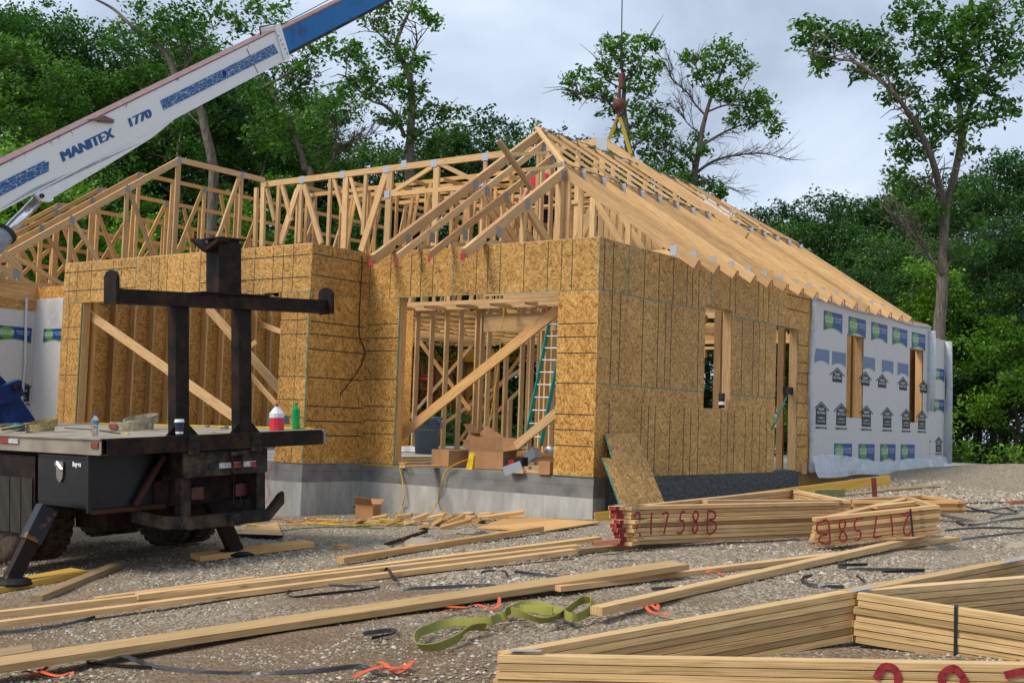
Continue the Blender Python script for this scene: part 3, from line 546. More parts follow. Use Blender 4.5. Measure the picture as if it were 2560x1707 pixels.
# window views
for (px_, X_, wd_) in ((1794, -.9, .07), (1953, -.7, .07), (2122, -.45, .12), (2140, -.5, .08)):
    q = PX(px_, 930, X_); H(MB().abox(X_ - .06, X_ + .06, q.y - wd_ / 2, q.y + wd_ / 2, Z1, 3.6), 'room_stud', LUM)
for (y, x) in ((3.35, -1.1), (3.75, -1.6), (3.55, -2.3), (4.3, -2.6), (6.0, -1.0), (6.25, -1.8), (5.9, -2.6), (9.0, -1.1), (9.3, -1.9), (12.3, -1.2)): H(MB().abox(x - .045, x + .045, y - .02, y + .02, .75, 3.6), 'room_stud', LUM)
br('diagonal_brace', (-.6, 3.2, 1.9), (-.6, 4.2, 3.0), .09); br('diagonal_brace', (-.6, 5.3, 1.2), (-.6, 6.7, 2.6), .09); br('diagonal_brace', (-.5, 8.4, 2.4), (-.5, 9.4, 3.1), .09)
q = PX(2282, 950, -.4); H(panel(0, -.4, q.y - .3, q.y + .45, .7, 3.5, sgn=1), 'room_sheathing', OSBI)

# ------------------------------------------------ roof trusses
def plates(pts, ax, parent, sz=(.11, .15), off=.022, th=.038):
    for p in pts:
        p = Vector(p)
        for sg in (-1, 1):
            q = p.copy(); q[ax] += sg * (th / 2 + .003)
            h = [Vector((0, 0, 0)) for _ in range(3)]; h[0][1 - ax] = sz[0] / 2; h[2][2] = sz[1] / 2; h[1][ax] = .002
            if (ax == 1 and sg > 0) or (ax == 0 and sg < 0): continue
            MB().box(q, *h).build('connector_plate', PLATE, parent)
def truss(name, ax, c, chords, webs, pl, m=LUM, wc=.089, ww=.089, th=.038, parent=house, wm=None, **k):
    """planar truss: chords and webs are lists of (u0, z0, u1, z1[, w]) in the plane ax = c"""
    P = lambda u, z: Vector((u, c, z)) if ax == 1 else Vector((c, u, z))
    b = MB()
    for q in chords: b.board(P(*q[0:2]), P(*q[2:4]), (0, 0, 1) if abs(q[3] - q[1]) < 5 * abs(q[2] - q[0]) else ((1, 0, 0) if ax == 1 else (0, 1, 0)), q[4] if len(q) > 4 else wc, th, 1)
    o = b.build(name, m, parent, **k)
    for q in webs:
        v_ = abs(q[2] - q[0]) < .05; MB().board(P(*q[0:2]), P(*q[2:4]), ((1, 0, 0) if ax == 1 else (0, 1, 0)), q[4] if len(q) > 4 else ww, th * random.uniform(.80, .97)).build('web', wm or m, o)
    plates([P(*q) for q in pl], ax, o, th=th)
    return o
SL = .667
def rz(x): return 6.336 - SL * (x + 3.716)
YT = [1.95 + .612 * k for k in range(16)]
for k, y in enumerate(YT):
    xt = -y if y < 3.716 else -3.716 if y < 9.44 else -(13.16 - y)
    x1 = -2.03
    ch = [(x1, rz(x1), .43, rz(.43), .14), (-6.2, Z4 + .105, .0, Z4 + .105, .089)]
    if k == 0: ch.append((x1 - .02, rz(x1) + .0, x1 + .0, rz(x1) - .2, .04))
    zc = lambda x: rz(x) - .16
    webs = [(x1 + .03, Z4 + .1, x1 + .03, rz(x1) - .03, .09), (-1.38, Z4 + .1, -1.38, zc(-1.38)), (-.75, Z4 + .1, -.75, zc(-.75)), (-1.36, zc(-1.36), -.80, Z4 + .15), (-2.65, Z4 + .1, -2.65, rz(-2.65) - .1), (-3.7, Z4 + .1, -3.7, rz(-3.7) - .1) if y < 9.4 else (-2.9, Z4 + .1, -2.1, 4.9),
            (-2.62, Z4 + .12, -2.03, rz(-2.03) - .35), (-3.6, Z4 + .12, -2.75, rz(-2.75) - .2)]
    if k == 0: webs += [(-2.12, Z4 + .1, -2.12, rz(x1) - .1, .09), (-1.9, Z4 + .1, -1.9, rz(-1.9) - .15, .09)]
    webs = [q for q in webs if q[0] > xt - .05 or q[3] < 4.6]
    if k % 2 == 1: webs = webs[:4] + webs[5:6]
    o = truss('roof_truss', 1, y, ch, webs, [(.02, rz(.1) - .06), (x1 + .06, rz(x1) - .09)])
    if xt < x1 - .05:
        b = MB(); b.board((xt, y, rz(xt)), (x1 + .0, y, rz(x1)), (0, 1, 0), .055, .04); b.build('upper_chord', LUM, o)
    MB().box((.435, y, rz(.43) - .075), (.003, 0, 0), (0, .021, 0), (0, 0, .066)).build('red_painted_end', RED_L, o)
H(MB().board((-2.03, YT[0], rz(-2.03) - .02), (-2.03, 11.1, rz(-2.03) - .02), (0, 0, 1), .12, .03, 1), 'ridge_blocking', LUM2)
H(MB().board((-3.716, 3.716, 6.336 - .02), (-3.716, 9.44, 6.336 - .02), (0, 0, 1), .12, .03, 1), 'ridge_blocking', LUM2)
H(MB().board((-3.78, 3.78, 6.36), (-1.98, 1.98, 5.2), (1, 1, 0), .07, .045), 'hip_board', LUM)
H(MB().board((-3.75, 9.47, 6.33), (-2.03, 11.13, 5.2), (1, 1, 0), .07, .045), 'hip_board', LUM)
for a, b_ in (((-3.716, 3.75, 6.36), (-3.716, 9.4, 6.36)), ((-2.03, 2.0, 5.225), (-2.03, 11.1, 5.225))):
    a, b_ = Vector(a), Vector(b_); n = 56; pts = [a.lerp(b_, i / n) + Vector((.012 * math.sin(i * .9), 0, .008 * math.sin(i * 2.1 + 1))) for i in range(n + 1)]
    H(MB().ribbon(pts, .05, (0, 0, 1), .003), 'metal_spacer_strip', PLATE)
# front hip jacks
for i, x in enumerate((-1.905, -2.50, -3.114, -3.60)):
    ze = 3.84 + SL * -.45; y1 = -x if i < 3 else 3.70; top = lambda y: 3.855 + SL * y
    w = .14 if i in (0, 3) else .10
    ch = [(-.47, top(-.47), y1, top(y1), w), (.0, Z4 + .105, y1, Z4 + .105, .089)]
    wb = [(y1 - .05, Z4 + .1, y1 - .05, top(y1 - .05) - .15, .09), (y1 * .48, Z4 + .1, y1 * .48, top(y1 * .48) - .14, .09), (y1 * .50, top(y1 * .5) - .13, y1 * .92, Z4 + .12, .12)]
    o = truss('hip_jack_truss', 0, x, ch, wb, [(.28, top(.28) - .17), (y1 * .5, top(y1 * .5) - .1), (y1 - .05, top(y1) - .15)], th=.076 if i in (0, 3) else .038)
    MB().box((x, -.4755, top(-.47) - .11), (.021 if 0 < i < 3 else .04, 0, 0), (0, .002, 0), (0, 0, .05)).build('red_painted_end', REDMK, o)
    mk = MB()
    mk.ribbon([Vector((x + .006 * math.sin(j * 2.1), -.2 + j * y1 * .03, top(-.2 + j * y1 * .03) + .003)) for j in range(20)], .012, (0, 0, 1), .002)
    mk.build('red_marker_line', REDMK, o)
# loose scrap boards nailed across the hip
for (p, q, dp, w) in (((1247, 352), (1329, 474), 17.2, .085), ((1271, 386), (1366, 384), 17.9, .05), ((1314, 427), (1406, 412), 17.4, .05)):
    br('scrap_brace', AD(*p, dp), AD(*q, dp + .25), w, .038, FG, wd=(1, 0, 0) if w > .06 else (0, 0, 1))
# left wing: trusses that run front to back, stepping down to the hip
XA = -14.4; E1 = PX(668, 449, XA); YF = E1.y; AP = PX(447, 393, XA); ZF = E1.z
print('YF', YF, 'apex', AP, E1)
def ztop(y, ap): return ap[1] - SL * (ap[0] - y)
for k in range(11):
    ya, za = AP.y - .61 * k, AP.z - .407 * k; x = XA - .61 * k
    yt = ya - (za - 3.45) / SL; ch = [(yt, ztop(yt, (ya, za)), ya, za, .14 if k < 2 else .089), (ya - .02, za, YF - .1 if k == 0 else YF + 5, za, .13 if k == 0 else .089), (yt + .5, Z4 + .1, YF, Z4 + .1, .089)]
    wb = [(ya, Z4 + .1, ya, za - .08, .12 if k == 0 else .089)]; n = 3
    for j in range(1, 4):
        yy = ya - j * (ya - yt) / 4; wb += [(yy, Z4 + .1, yy, ztop(yy, (ya, za)) - .1), (yy + .05, ztop(yy, (ya, za)) - .1, yy + (ya - yt) / 4 - .1, Z4 + .12)]
    for j in range(1, 4):
        yy = ya + j * 1.9; wb += [(yy, Z4 + .1, yy, za - .08), (yy - .06, za - .1, yy - 1.2, Z4 + .12)]
    wb += [(ya + 3.2, Z4 + .12, ya + 2.4, za - .1), (ya + .9, Z4 + .1, ya + .95, za - .08), (ya + 2.9, Z4 + .1, ya + 2.9, za - .08)] if k else []
    truss('wing_roof_truss', 0, x, ch, wb, [(ya, za - .08), (ya - (ya - yt) / 4, ztop(ya - (ya - yt) / 4, (ya, za)) - .07), (ya - (ya - yt) / 2, ztop(ya - (ya - yt) / 2, (ya, za)) - .07), (ya + 1.9, za - .08)], m=LUM2 if k else LUM, th=.06 if k == 0 else .038)
for k in range(10):   # trusses running across behind the long one
    y = YF + .9 + .61 * k; x0 = -13.9 + .5 * k; x1 = -5.6 - .1 * k; zt_ = ZF - .25
    truss('cross_roof_truss', 1, y, [(x0, zt_, x1, zt_, .089)], [(x0 + (x1 - x0) * j / 7, Z4 + .15, x0 + (x1 - x0) * (j + (.45 if (j + k) % 2 else 0)) / 7, zt_ - .08) for j in range(7)], [], m=LUM2)
for k in range(9):   # further trusses behind the long one
    x = -13.7 + k * .92; z = ZF - .1 - .05 * k
    truss('rear_roof_truss', 0, x, [(YF + .5, z, YF + 6.5, z, .089), (YF + 6.5, z, YF + 9.5, z - 2, .089), (YF, Z4 + .1, YF + 9, Z4 + .1, .089)], [(YF + 1 + j * 1.7, Z4 + .1, YF + 1 + j * 1.7 + (.7 if j % 2 else 0), z - .08) for j in range(4)], [(YF + 1.8, z - .08)], m=LUM2)
# left wing walls below
XQ = -14.3
H(MB().abox(XQ - .14, XQ, -3.4, 4.2, Z4 - .28, Z4 + .0), 'entry_beam', LUM2); H(panel(0, XQ + .004, -3.4, 4.2, Z4 - .5, Z4 - .285, sgn=1), 'beam_sheathing', OSB)
H(MB().abox(XQ - .14, XQ - .02, -3.4, 4.0, -.6, Z4 - .5), 'recess_wall', OSBI)
H(MB().abox(XQ - .02, XL, 1.0, 1.12, -.6, Z4), 'recess_back_wall', OSBI)
b = MB(); hb = PX(41, 684, XQ + .3); b.board((XQ + .3, hb.y - 3, hb.z), (XQ + .3, hb.y + .12, hb.z), (0, 0, 1), .2, .04); H(b, 'porch_beam_end', LUM); plates([(XQ + .3, hb.y, hb.z)], 0, house, (.16, .2), th=.045)
br('strut', PX(0, 620, XQ + .32), PX(52, 675, XQ + .32), .12, .04, FG, wd=(0, 1, 0)); br('strut', PX(0, 680, XQ + .36), PX(10, 698, XQ + .36), .09, .04, FG, wd=(0, 1, 0))

# ------------------------------------------------ the long truss on the crane
c1 = PY(655, 459, YF); c2 = PY(1512, 341, YF); zf = (c1.z + c2.z) / 2
lt = thing('hoisted_truss', 'long flat topped roof truss hanging from the crane slings behind the ridge', 'roof truss', (c1.x, YF, Z4 + .05))
def FT(x, y): p = PY(x, y, YF); return (p.x, p.z)
def c2m(x, y): return FT(400 + x / 5.227, 380 + y / 5.227)
def c3m(x, y): return FT(800 + x / 5.227, 360 + y / 5.227)
fx = c2.x; fallx = fx + 3.2
mem = [(c1.x, zf, fx, zf, .14), (fx, zf, fallx, zf - SL * 3.2, .14)]
wb = []
for a, b_, w in ((c2m(1262, 470), c2m(1240, 1240), .1), (c2m(1355, 440), c2m(1335, 1235), .13), (c2m(1560, 440), c2m(1525, 1215), .1), (c2m(1600, 440), c2m(1720, 900), .1), (c2m(1830, 430), c2m(1585, 1200), .12), (c2m(1855, 420), c2m(1825, 1190), .09), (c2m(1885, 430), c2m(2110, 1200), .13), (c2m(1400, 480), c2m(1500, 900), .09),
                 (c3m(140, 440), c3m(105, 1330), .09), (c3m(345, 430), c3m(310, 1370), .16), (c3m(605, 400), c3m(560, 1190), .09), (c3m(865, 380), c3m(540, 1400), .17), (c3m(920, 350), c3m(870, 1400), .17), (c3m(930, 650), c3m(1470, 300), .09), (c3m(1530, 300), c3m(1490, 1330), .16), (c3m(1570, 260), c3m(2110, 520), .09), (c3m(2165, 200), c3m(2140, 1000), .09), (c3m(900, 665), c3m(2105, 545), .1), (c3m(180, 450), c3m(300, 900), .09), (c3m(400, 430), c3m(560, 1000), .09)):
    wb.append((a[0], a[1], b_[0], b_[1], w))
for (x, y0, y1) in ((1370, 372, 560), (1400, 372, 560), (1507, 380, 600)): a, b_ = FT(x, y0), FT(x - 5, y1); wb.append((*a, *b_, .12))
b = MB(); P_ = lambda u, z: Vector((u, YF, z))
for q in mem: b.board(P_(*q[0:2]), P_(*q[2:4]), (0, 0, 1), q[4], .076, 1)
b.build('top_chord', LUM, lt)
for i_, q in enumerate(wb): MB().board(P_(*q[0:2]), P_(*q[2:4]), (1, 0, 0) if abs(q[0] - q[2]) < 1.5 else (0, 0, 1), q[4], .074 - .0014 * i_).build('web', LUM, lt)
MB().board(P_(c1.x, Z4 + .1), P_(fallx, Z4 + .1), (0, 0, 1), .089, .07).build('bottom_chord', LUM, lt)
plates([P_(*FT(x, y)) for x, y in ((757, 450), (859, 437), (968, 424), (1012, 411), (1088, 409), (1215, 393), (970, 487), (1205, 457))], 1, lt, (.16, .17), th=.076); plates([P_(*FT(1507, 362))], 1, lt, (.26, .28), th=.076)
# ================================================================== HOUSE WRAP (prints are the makers' marks on the sheet)
def logo_hw(o, ux, uy, s, parent, faded=False, cut=None, ka=.58):
    o, ux, uy = Vector(o), Vector(ux).normalized(), Vector(uy).normalized(); n = ux.cross(uy); W, Hh = .62 * s, .42 * s
    x0 = -.5 * W if cut is None else cut
    top = Hh / 2
    poly = [o + ux * x0 + uy * top, o + ux * W * .5 + uy * top] + [o + ux * (W * .5 - t * (W * .5 - x0)) + uy * (-Hh * .5 + .09 * s * math.sin(t * 3.14) - .02 * s * 0) for t in np.linspace(0, 1, 7)]
    MB().prism(poly, n * .001).build('printed_logo', LOGOF if faded else LOGOB, parent)
    if faded: squash(parent, o, ka); return
    c = o - ux * W * .22 + uy * .03 * s
    disc(c + n * .0015, n, .150 * s, .165 * s, ux, uy, .001).build('printed_logo', LOGOG, parent)
    merge(text_mb('HOUSE', .085 * s, c + n * .0035 + uy * .012 * s, ux, uy, .0004, bold=.002), text_mb('WRAP', .085 * s, c + n * .0035 - uy * .062 * s, ux, uy, .0004, bold=.002)).build('printed_lettering', LOGOW, parent)
    c2_ = o + ux * W * .26
    merge(text_mb('BUILDERS', .058 * s, c2_ + n * .002 + uy * .07 * s, ux, uy, .0004), text_mb('CHOICE', .058 * s, c2_ + n * .002 + uy * .0 * s, ux, uy, .0004)).build('printed_lettering', LOGOW, parent)
    g = MB(); pp = [o + n * .0016 + ux * (-W * .5 + t * W) + uy * (-Hh * .5 - .006 * s + .085 * s * math.sin(t * 3.14)) for t in np.linspace(0, 1, 8)]
    g.ribbon(pp, .022 * s, n, .001); g.build('printed_logo', LOGOG, parent); squash(parent, o, ka)
def squash(parent, o, k):
    for c in kids(parent):
        if c.get('_sq') is None and c.name.startswith('printed_'):
            me = c.data; M = c.matrix_basis
            for v in me.vertices: v.co.z = (o.z + (M.translation.z + v.co.z - o.z) * k) - M.translation.z
            c['_sq'] = 1
    for c in kids(parent):
        if c.get('_sq') == 1: c['_sq'] = 2
def logo_hb(o, ux, uy, s, parent, short=False):
    o, ux, uy = Vector(o), Vector(ux).normalized(), Vector(uy).normalized(); n = ux.cross(uy); b = MB()
    P = lambda x, y: o + ux * x * s + uy * y * s
    b.prism([P(-.30, .10), P(0, .30), P(.30, .10), P(.27, .085), P(0, .262), P(-.27, .085)], n * .001)
    yb = -.22 if not short else -.06
    b.prism([P(-.19, .125), P(0, .245), P(.19, .125), P(.19, yb), P(-.19, yb)], n * .001)
    b.build('printed_house_mark', LOGOK, parent)
    t = [text_mb('HIGH', .085 * s, P(0, .10) + n * .002, ux, uy, .0004, bold=.002), text_mb('BROTHERS', .072 * s, P(0, .02) + n * .002, ux, uy, .0004, bold=.001, sx=.85)]
    if not short: t += [text_mb('LUMBER &', .06 * s, P(0, -.09) + n * .002, ux, uy, .0004, sx=.9), text_mb('HOME CENTER', .05 * s, P(0, -.16) + n * .002, ux, uy, .0004, sx=.85)]
    merge(*t).build('printed_lettering', LOGOW, parent)
    if not short: text_mb('CAMDENTON, MO', .072 * s, P(0, -.31) + n * .002, ux, uy, .0004, bold=.002, sx=.75).build('printed_lettering', LOGOK, parent)
    squash(parent, o, .62)
XR = .018
wz = MB(); HW = [(W6[0][0], W6[0][1], 1.50, 3.06), (W6[1][0], W6[1][1], 1.48, 3.05)]
wrap = panel(0, XR, 6.99, 13.66, .50, 3.56, HW, th=.004, sgn=1).build('house_wrap', WRAP, house)
cc = MB().tube([(XR + .02, 6.98 + .05 * math.sin(t * 9), .5 + t * 3.08) for t in np.linspace(0, 1, 12)], [.06 + .02 * math.sin(t * 5) for t in range(12)], 8).build('wrap_fold', FILM, wrap, smooth=True)
MB().tube([(XR + .01, 6.98 + t * 6.6, 3.565 + .02 * math.sin(t * 14)) for t in np.linspace(0, 1, 14)], .035, 8).build('wrap_fold', FILM, wrap, smooth=True)
b = MB(); b.tube([(XR + .05, 13.55, 3.5), (XR + .06, 13.56, 2.6), (XR + .05, 13.5, 1.75)], [.09, .10, .09], 8); b.build('wrap_fold', FILM, wrap, smooth=True)
def film(name, f, nu, nv, m, parent):
    b = MB(); b.v = [tuple(f(i / nu, j / nv)) for j in range(nv + 1) for i in range(nu + 1)]; k = nu + 1
    b.f = [(j * k + i, j * k + i + 1, (j + 1) * k + i + 1, (j + 1) * k + i) for j in range(nv) for i in range(nu)]; b.uv = [(0, 0)] * (4 * len(b.f)); return b.build(name, m, parent, smooth=True)
film('wrap_bottom_flap', lambda u, v: (XR + .02 + v * (.16 + .06 * math.sin(u * 17)) + .015 * math.sin(u * 40 + v * 6), 7.0 + u * 6.7, .78 - .12 * u + .05 * math.sin(u * 9) - v * (.36 - .10 * u + .05 * math.sin(u * 11))), 60, 6, FILM, wrap)
film('wrap_upper_flap', lambda u, v: (XR + .012 + .012 * math.sin(u * 60 + v * 9) * v, 7.1 + u * 6.4, 2.62 - v * .52 - .03 * math.sin(u * 5)), 60, 4, FILM, wrap) if False else None
UY, UZ = (0, 1, 0), (0, 0, 1)
for cx0, cx1, cy in ((1425, 1535, 470), (1570, 1672, 507), (1703, 1798, 540), (1827, 1915, 566), (1940, 2020, 596)):
    a, b_ = PX(1450 + cx0 / 2.34, 600 + cy / 2.34, XR), PX(1450 + cx1 / 2.34, 600 + cy / 2.34, XR); c = (a + b_) / 2; logo_hw((XR + .001, c.y, 3.22), UY, UZ, (b_.y - a.y) / .62, wrap)
for cx0, cx1 in ((1485, 1590), (1628, 1722), (1755, 1845), (1875, 1957)):
    a, b_ = PX(1450 + cx0 / 2.34, 1150, XR), PX(1450 + cx1 / 2.34, 1150, XR); c = (a + b_) / 2; logo_hw((XR + .001, c.y, .84), UY, UZ, min(1.45, (b_.y - a.y) / .62), wrap)
for cx in (1505, 1660, 1768, 1890, 2003): logo_hb((XR + .001, PX(1450 + cx / 2.34, 945, XR).y + (.08 if cx in (1660, 2003) else 0), 2.18), UY, UZ, 1.25, wrap, True)
for cx in (1410, 1528, 1675, 1797, 1908, 2000): logo_hb((XR + .001, PX(1450 + cx / 2.34, 1040, XR).y, 1.52), UY, UZ, 1.3, wrap)
for cx in (1415, 1515, 1690, 1800, 1890): logo_hw((XR + .001, PX(1450 + cx / 2.34, 900, XR).y, 2.56), UY, UZ, 1.1, wrap, faded=True)
# the next wall further back
w8 = panel(0, -.15, 13.68, 15.3, -.2, 3.42, th=.15, sgn=1).build('rear_wall_wrap', WRAP, house)
for y, z in ((14.0, 2.6), (14.85, 2.6), (14.1, 1.9), (14.85, 1.9)): logo_hw((-.149, y, z), UY, UZ, 1.2, w8)
for y in (14.0, 14.85): logo_hb((-.149, y, 1.0), UY, UZ, 1.1, w8)
film('wrap_bottom_flap', lambda u, v: (-.12 + v * .12 + .03 * math.sin(u * 9), 13.7 + u * 1.8, .75 - v * .4), 12, 4, FILM, w8)
b = MB().tube([(-.1, 15.28, 3.4), (-.06, 15.32, 2.4), (-.1, 15.3, .6)], [.1, .07, .12], 7); b.build('wrap_fold', FILM, w8, smooth=True)
# wrap on the recessed entry at the left
XQ2 = -14.3; w9 = panel(0, XQ2 - .005, -3.6, .99, -.6, 3.40, th=.012, sgn=1).build('entry_wrap', WRAP, house); panel(1, .99, XQ2 - .02, XL, -.6, 3.40, th=.008).build('entry_back_wrap', WRAP, w9)
a = PX(35, 835, XQ2); logo_hw((XQ2 + .002, a.y, a.z), UY, UZ, 1.25, w9); a = PX(45, 980, XQ2); logo_hb((XQ2 + .002, a.y, a.z), UY, UZ, 1.35, w9)
a = PY(140, 838, .98); logo_hw((a.x - .1, .981, a.z), (1, 0, 0), UZ, 1.1, w9)
for yy in (.0, .75): MB().tube([(XQ2 + .02, yy, 3.4), (XQ2 + .04, yy + .05, 2.), (XQ2 + .02, yy - .03, -.5)], .03, 6).build('wrap_fold', WRAP, w9, smooth=True)

# ================================================================== CRANE TRUCK
TO, TU, TV, TW = Vector((-.5797, -6.905, .9445)), Vector((.10848, .99274, .05191)), Vector((-.9939, .10935, -.01415)), Vector((-.01972, -.05006, .99855))
def T(u, v, w): return TO + TU * u + TV * v + TW * w
def tb(u0, u1, v0, v1, w0, w1, b=None): return (b or MB()).box(T((u0 + u1) / 2, (v0 + v1) / 2, (w0 + w1) / 2), TU * ((u1 - u0) / 2), TV * ((v1 - v0) / 2), TW * ((w1 - w0) / 2))
truck = thing('crane_truck', 'flatbed crane truck with dusty deck, black steel rear rack and white boom', 'crane truck', (-3, -5.8, -.4))
def K(b, n, m, par=truck, **k): return b.build(n, m, par, **k)
def hollow(b, u0, u1, v0, v1, w0, w1, t=.01):
    tb(u0, u1, v0, v1, w1 - t, w1, b); tb(u0, u1, v0, v1, w0, w0 + t, b); tb(u0, u1, v0, v0 + t, w0 + t, w1 - t, b); tb(u0, u1, v1 - t, v1, w0 + t, w1 - t, b); return b
rb = K(hollow(MB(), 0, 2.34, 0, .1, -.145, 0), 'rear_beam', STEEL)
deck = MB()
for i in range(9): tb(.02 + i * .268, .02 + i * .268 + .262, .102, 7.4, -.03, -.004 + .002 * (i % 2), deck)
K(deck, 'deck', ALU)
sr = MB(); tb(-.004, .018, .102, 7.4, -.145, .0, sr); tb(-.02, -.004, .102, 7.4, -.012, .0, sr); tb(-.014, -.004, .102, 7.4, -.145, -.132, sr); K(sr, 'side_rail', ALU); K(tb(2.44, 2.47, .102, 7.4, -.145, 0), 'side_rail', ALU)
K(tb(2.43, 2.475, .3, 5, 0, .012), 'yellow_edge_strip', YELP)
K(tb(-.018, -.005, 1.83, 2.02, -.075, -.03), 'red_reflector', REDREF); K(tb(-.018, -.005, 1.63, 1.825, -.075, -.03), 'white_reflector', WHREF); K(tb(-.016, -.005, .14, .26, -.085, -.035), 'cracked_marker_lamp', RUSTR)
for u0, u1 in ((.735, .875), (1.425, 1.565)): K(tb(u0, u1, .105, .235, -.14, 1.18), 'rack_post', STEEL); K(tb(u0 + .06, u1 + .03, -.012, -.001, -.17, -.002), 'post_sleeve', STEEL2)
for u in (.78, .83, 1.47, 1.52):
    for w_ in (-.04, -.12): K(MB().lathe(T(u + .04, -.012, w_), [(0, 0), (.011, 0), (.011, .008), (0, .008)], 6, -TV), 'bolt', STEEL2)
for u in (1.0, 1.66): K(MB().lathe(T(u, .038, -.20), [(0, 0), (.012, 0), (.012, .012), (0, .012)], 6, -TV), 'bolt', STEEL2)
for u in (.735, 1.425): K(MB().prism([T(u - .10, .11, -.001), T(u, .11, -.001), T(u, .11, .10)], TV * .012), 'gusset', STEEL); K(MB().prism([T(u + .14, .11, -.001), T(u + .24, .11, -.001), T(u + .14, .11, .10)], TV * .012), 'gusset', STEEL)
cb = K(tb(.13, 2.505, .06, .20, 1.18, 1.31), 'crossbar', STEEL)
for u, wh in ((.08, 1.47), (2.47, 1.44)):
    pl_ = [T(u, v, w) for v, w in ((.0, 1.17), (.21, 1.17), (.21, wh - .05), (.17, wh - .01), (.12, wh), (.08, wh), (.03, wh - .02), (.0, wh - .06))]; K(MB().prism(pl_, TU * .035), 'end_stop', STEEL, cb)
hd = MB(); tb(1.15, 1.40, .03, .24, 1.325, 1.80, hd); hd2 = K(hd, 'boom_rest', STEEL); K(tb(.95, 1.75, .02, .22, 1.311, 1.324), 'rest_plate', STEEL, cb)
v1_ = MB(); v1_.prism([T(1.44, .0, 1.83), T(1.44, .26, 1.83), T(1.12, .26, 1.83), T(1.12, .0, 1.83)], TW * .014); v1_.prism([T(1.12, -.01, 1.84), T(1.05, .13, 1.74), T(.98, .24, 1.84), T(.98, .24, 1.81), T(1.05, .13, 1.70), T(1.12, -.01, 1.80)], TU * .12); tb(1.16, 1.39, .04, .23, 1.80, 1.83, v1_); K(v1_, 'rest_saddle', STEEL, hd2)
# under-deck
bx = K(tb(.04, .66, .37, 1.33, -.63, -.165), 'tool_box', BOXP)
K(tb(.02, .036, .40, 1.30, -.60, -.20), 'tool_box_door', BOXP, bx)
hp = [T(.012, .80 + a, -.20 + c) for a, c in ((.0, -.02), (.12, -.02), (.125, -.04), (.12, -.17), (.06, -.215), (.005, -.17), (-.005, -.05))]; K(MB().prism(hp, TU * -.008), 'latch', CHROME, bx); K(MB().board(T(-.001, .93, -.235), T(-.001, .83, -.30), TW, .03, .014), 'latch_handle', CHROME, bx)
text_mb('Buyers', .055, T(.013, .56, -.255), -TV, TW, .001, bold=.003).build('maker_badge', WHITEM, bx)
K(tb(.0, .035, .33, .37, -.66, -.15), 'tool_box_bracket', BOXP, bx)
fr = MB(); tb(.72, .84, .3, 7.4, -.42, -.15, fr); tb(1.52, 1.64, .3, 7.4, -.42, -.15, fr); tb(.66, 1.7, .35, 1.6, -.66, -.42, fr); tb(.5, 2.2, .9, 1.5, -.9, -.63, fr); K(fr, 'chassis_frame', STEEL)
K(tb(.04, .78, .34, .37, -.675, -.635), 'rusty_support_bar', RUSTB); K(MB().board(T(.45, .32, -.62), T(.72, .28, -.19), TU, .04, .04), 'rusty_brace', RUSTB)
rf = MB(); tb(.79, 1.70, .04, .30, -.385, -.155, rf); tb(.76, .98, .02, .04, -.385, -.155, rf); K(rf, 'rear_channel', STEEL2)
K(tb(1.15, 1.56, .03, .038, -.32, -.27), 'white_reflector', WHREF); K(tb(1.31, 1.385, .022, .029, -.315, -.275), 'red_reflector', REDREF); K(tb(1.50, 1.555, .022, .029, -.315, -.275), 'red_reflector', REDREF)
K(MB().lathe(T(1.065, .036, -.30), [(0, 0), (.035, 0), (.035, .006), (0, .006)], 14, -TV), 'socket_hole', KCORD)
sh = [T(1.28 + .055 * math.sin(a), .0, -.255 + .05 * 0 - .10 * (1 - math.cos(a)) / 2 - 0) for a in np.linspace(0, 0, 1)]
sk = [T(1.275, .01, -.19)] + [T(1.33 - .055 * math.cos(a), .0, -.31 - .06 * math.sin(a)) for a in np.linspace(0, math.pi, 9)] + [T(1.385, .01, -.19)]
shk = K(MB().tube(sk, .012, 8), 'shackle', STEEL2, smooth=True); K(MB().tube([T(1.25, .0, -.19), T(1.41, .0, -.19)], .022, 8), 'shackle_pin', STEEL2, shk)
lf = MB(); tb(.82, 1.76, .34, .5, -.63, -.385, lf); K(lf, 'lamp_panel', STEEL)
for u in (1.07, 1.56): K(tb(u - .065, u + .065, .27, .32, -.615, -.50), 'tail_lamp', REDP); K(tb(u - .04, u + .07, .26, .33, -.50, -.485), 'lamp_hood', STEEL)
K(tb(.76, .86, .06, .16, -.83, -.385), 'bumper_hanger', STEEL2); K(tb(1.66, 1.76, .16, .26, -.86, -.385), 'bumper_hanger', STEEL2)
bm = MB(); tb(.86, 1.72, .04, .12, -.86, -.745, bm)
bm.prism([T(.86, .04, -.86), T(.62, .10, -.84), T(.50, .30, -.80), T(.47, .42, -.78), T(.49, .44, -.78), T(.52, .36, -.80), T(.64, .18, -.84), T(.86, .12, -.86)], TW * .115)
bm.prism([T(1.72, .04, -.86), T(1.80, .08, -.82), T(2.02, .20, -.72), T(2.04, .26, -.70), T(1.98, .26, -.72), T(1.80, .16, -.82), T(1.72, .12, -.86)], TW * .10); K(bm, 'bumper', STEEL2)
hr = MB(); tb(1.24, 1.34, -.03, .04, -.86, -.75, hr); K(hr, 'hitch_receiver', STEEL2); K(tb(1.27, 1.31, -.036, -.031, -.825, -.785), 'hitch_hole', KCORD)
K(MB().tube([T(1.36, .1, -.36), T(1.37, .12, -.5), T(1.35, .1, -.66), T(1.40, .1, -.70), T(1.44, .1, -.66), T(1.44, .12, -.6)], .005, 6), 'wiring', KCORD)
K(tb(.03, .05, 1.38, 2.12, -.97, -.19), 'mud_panel', STEEL); pm = MB()
for i in range(3): tb(.018, .026, 1.42 + i * .23, 1.42 + i * .23 + .21, -.93, -.40, pm)
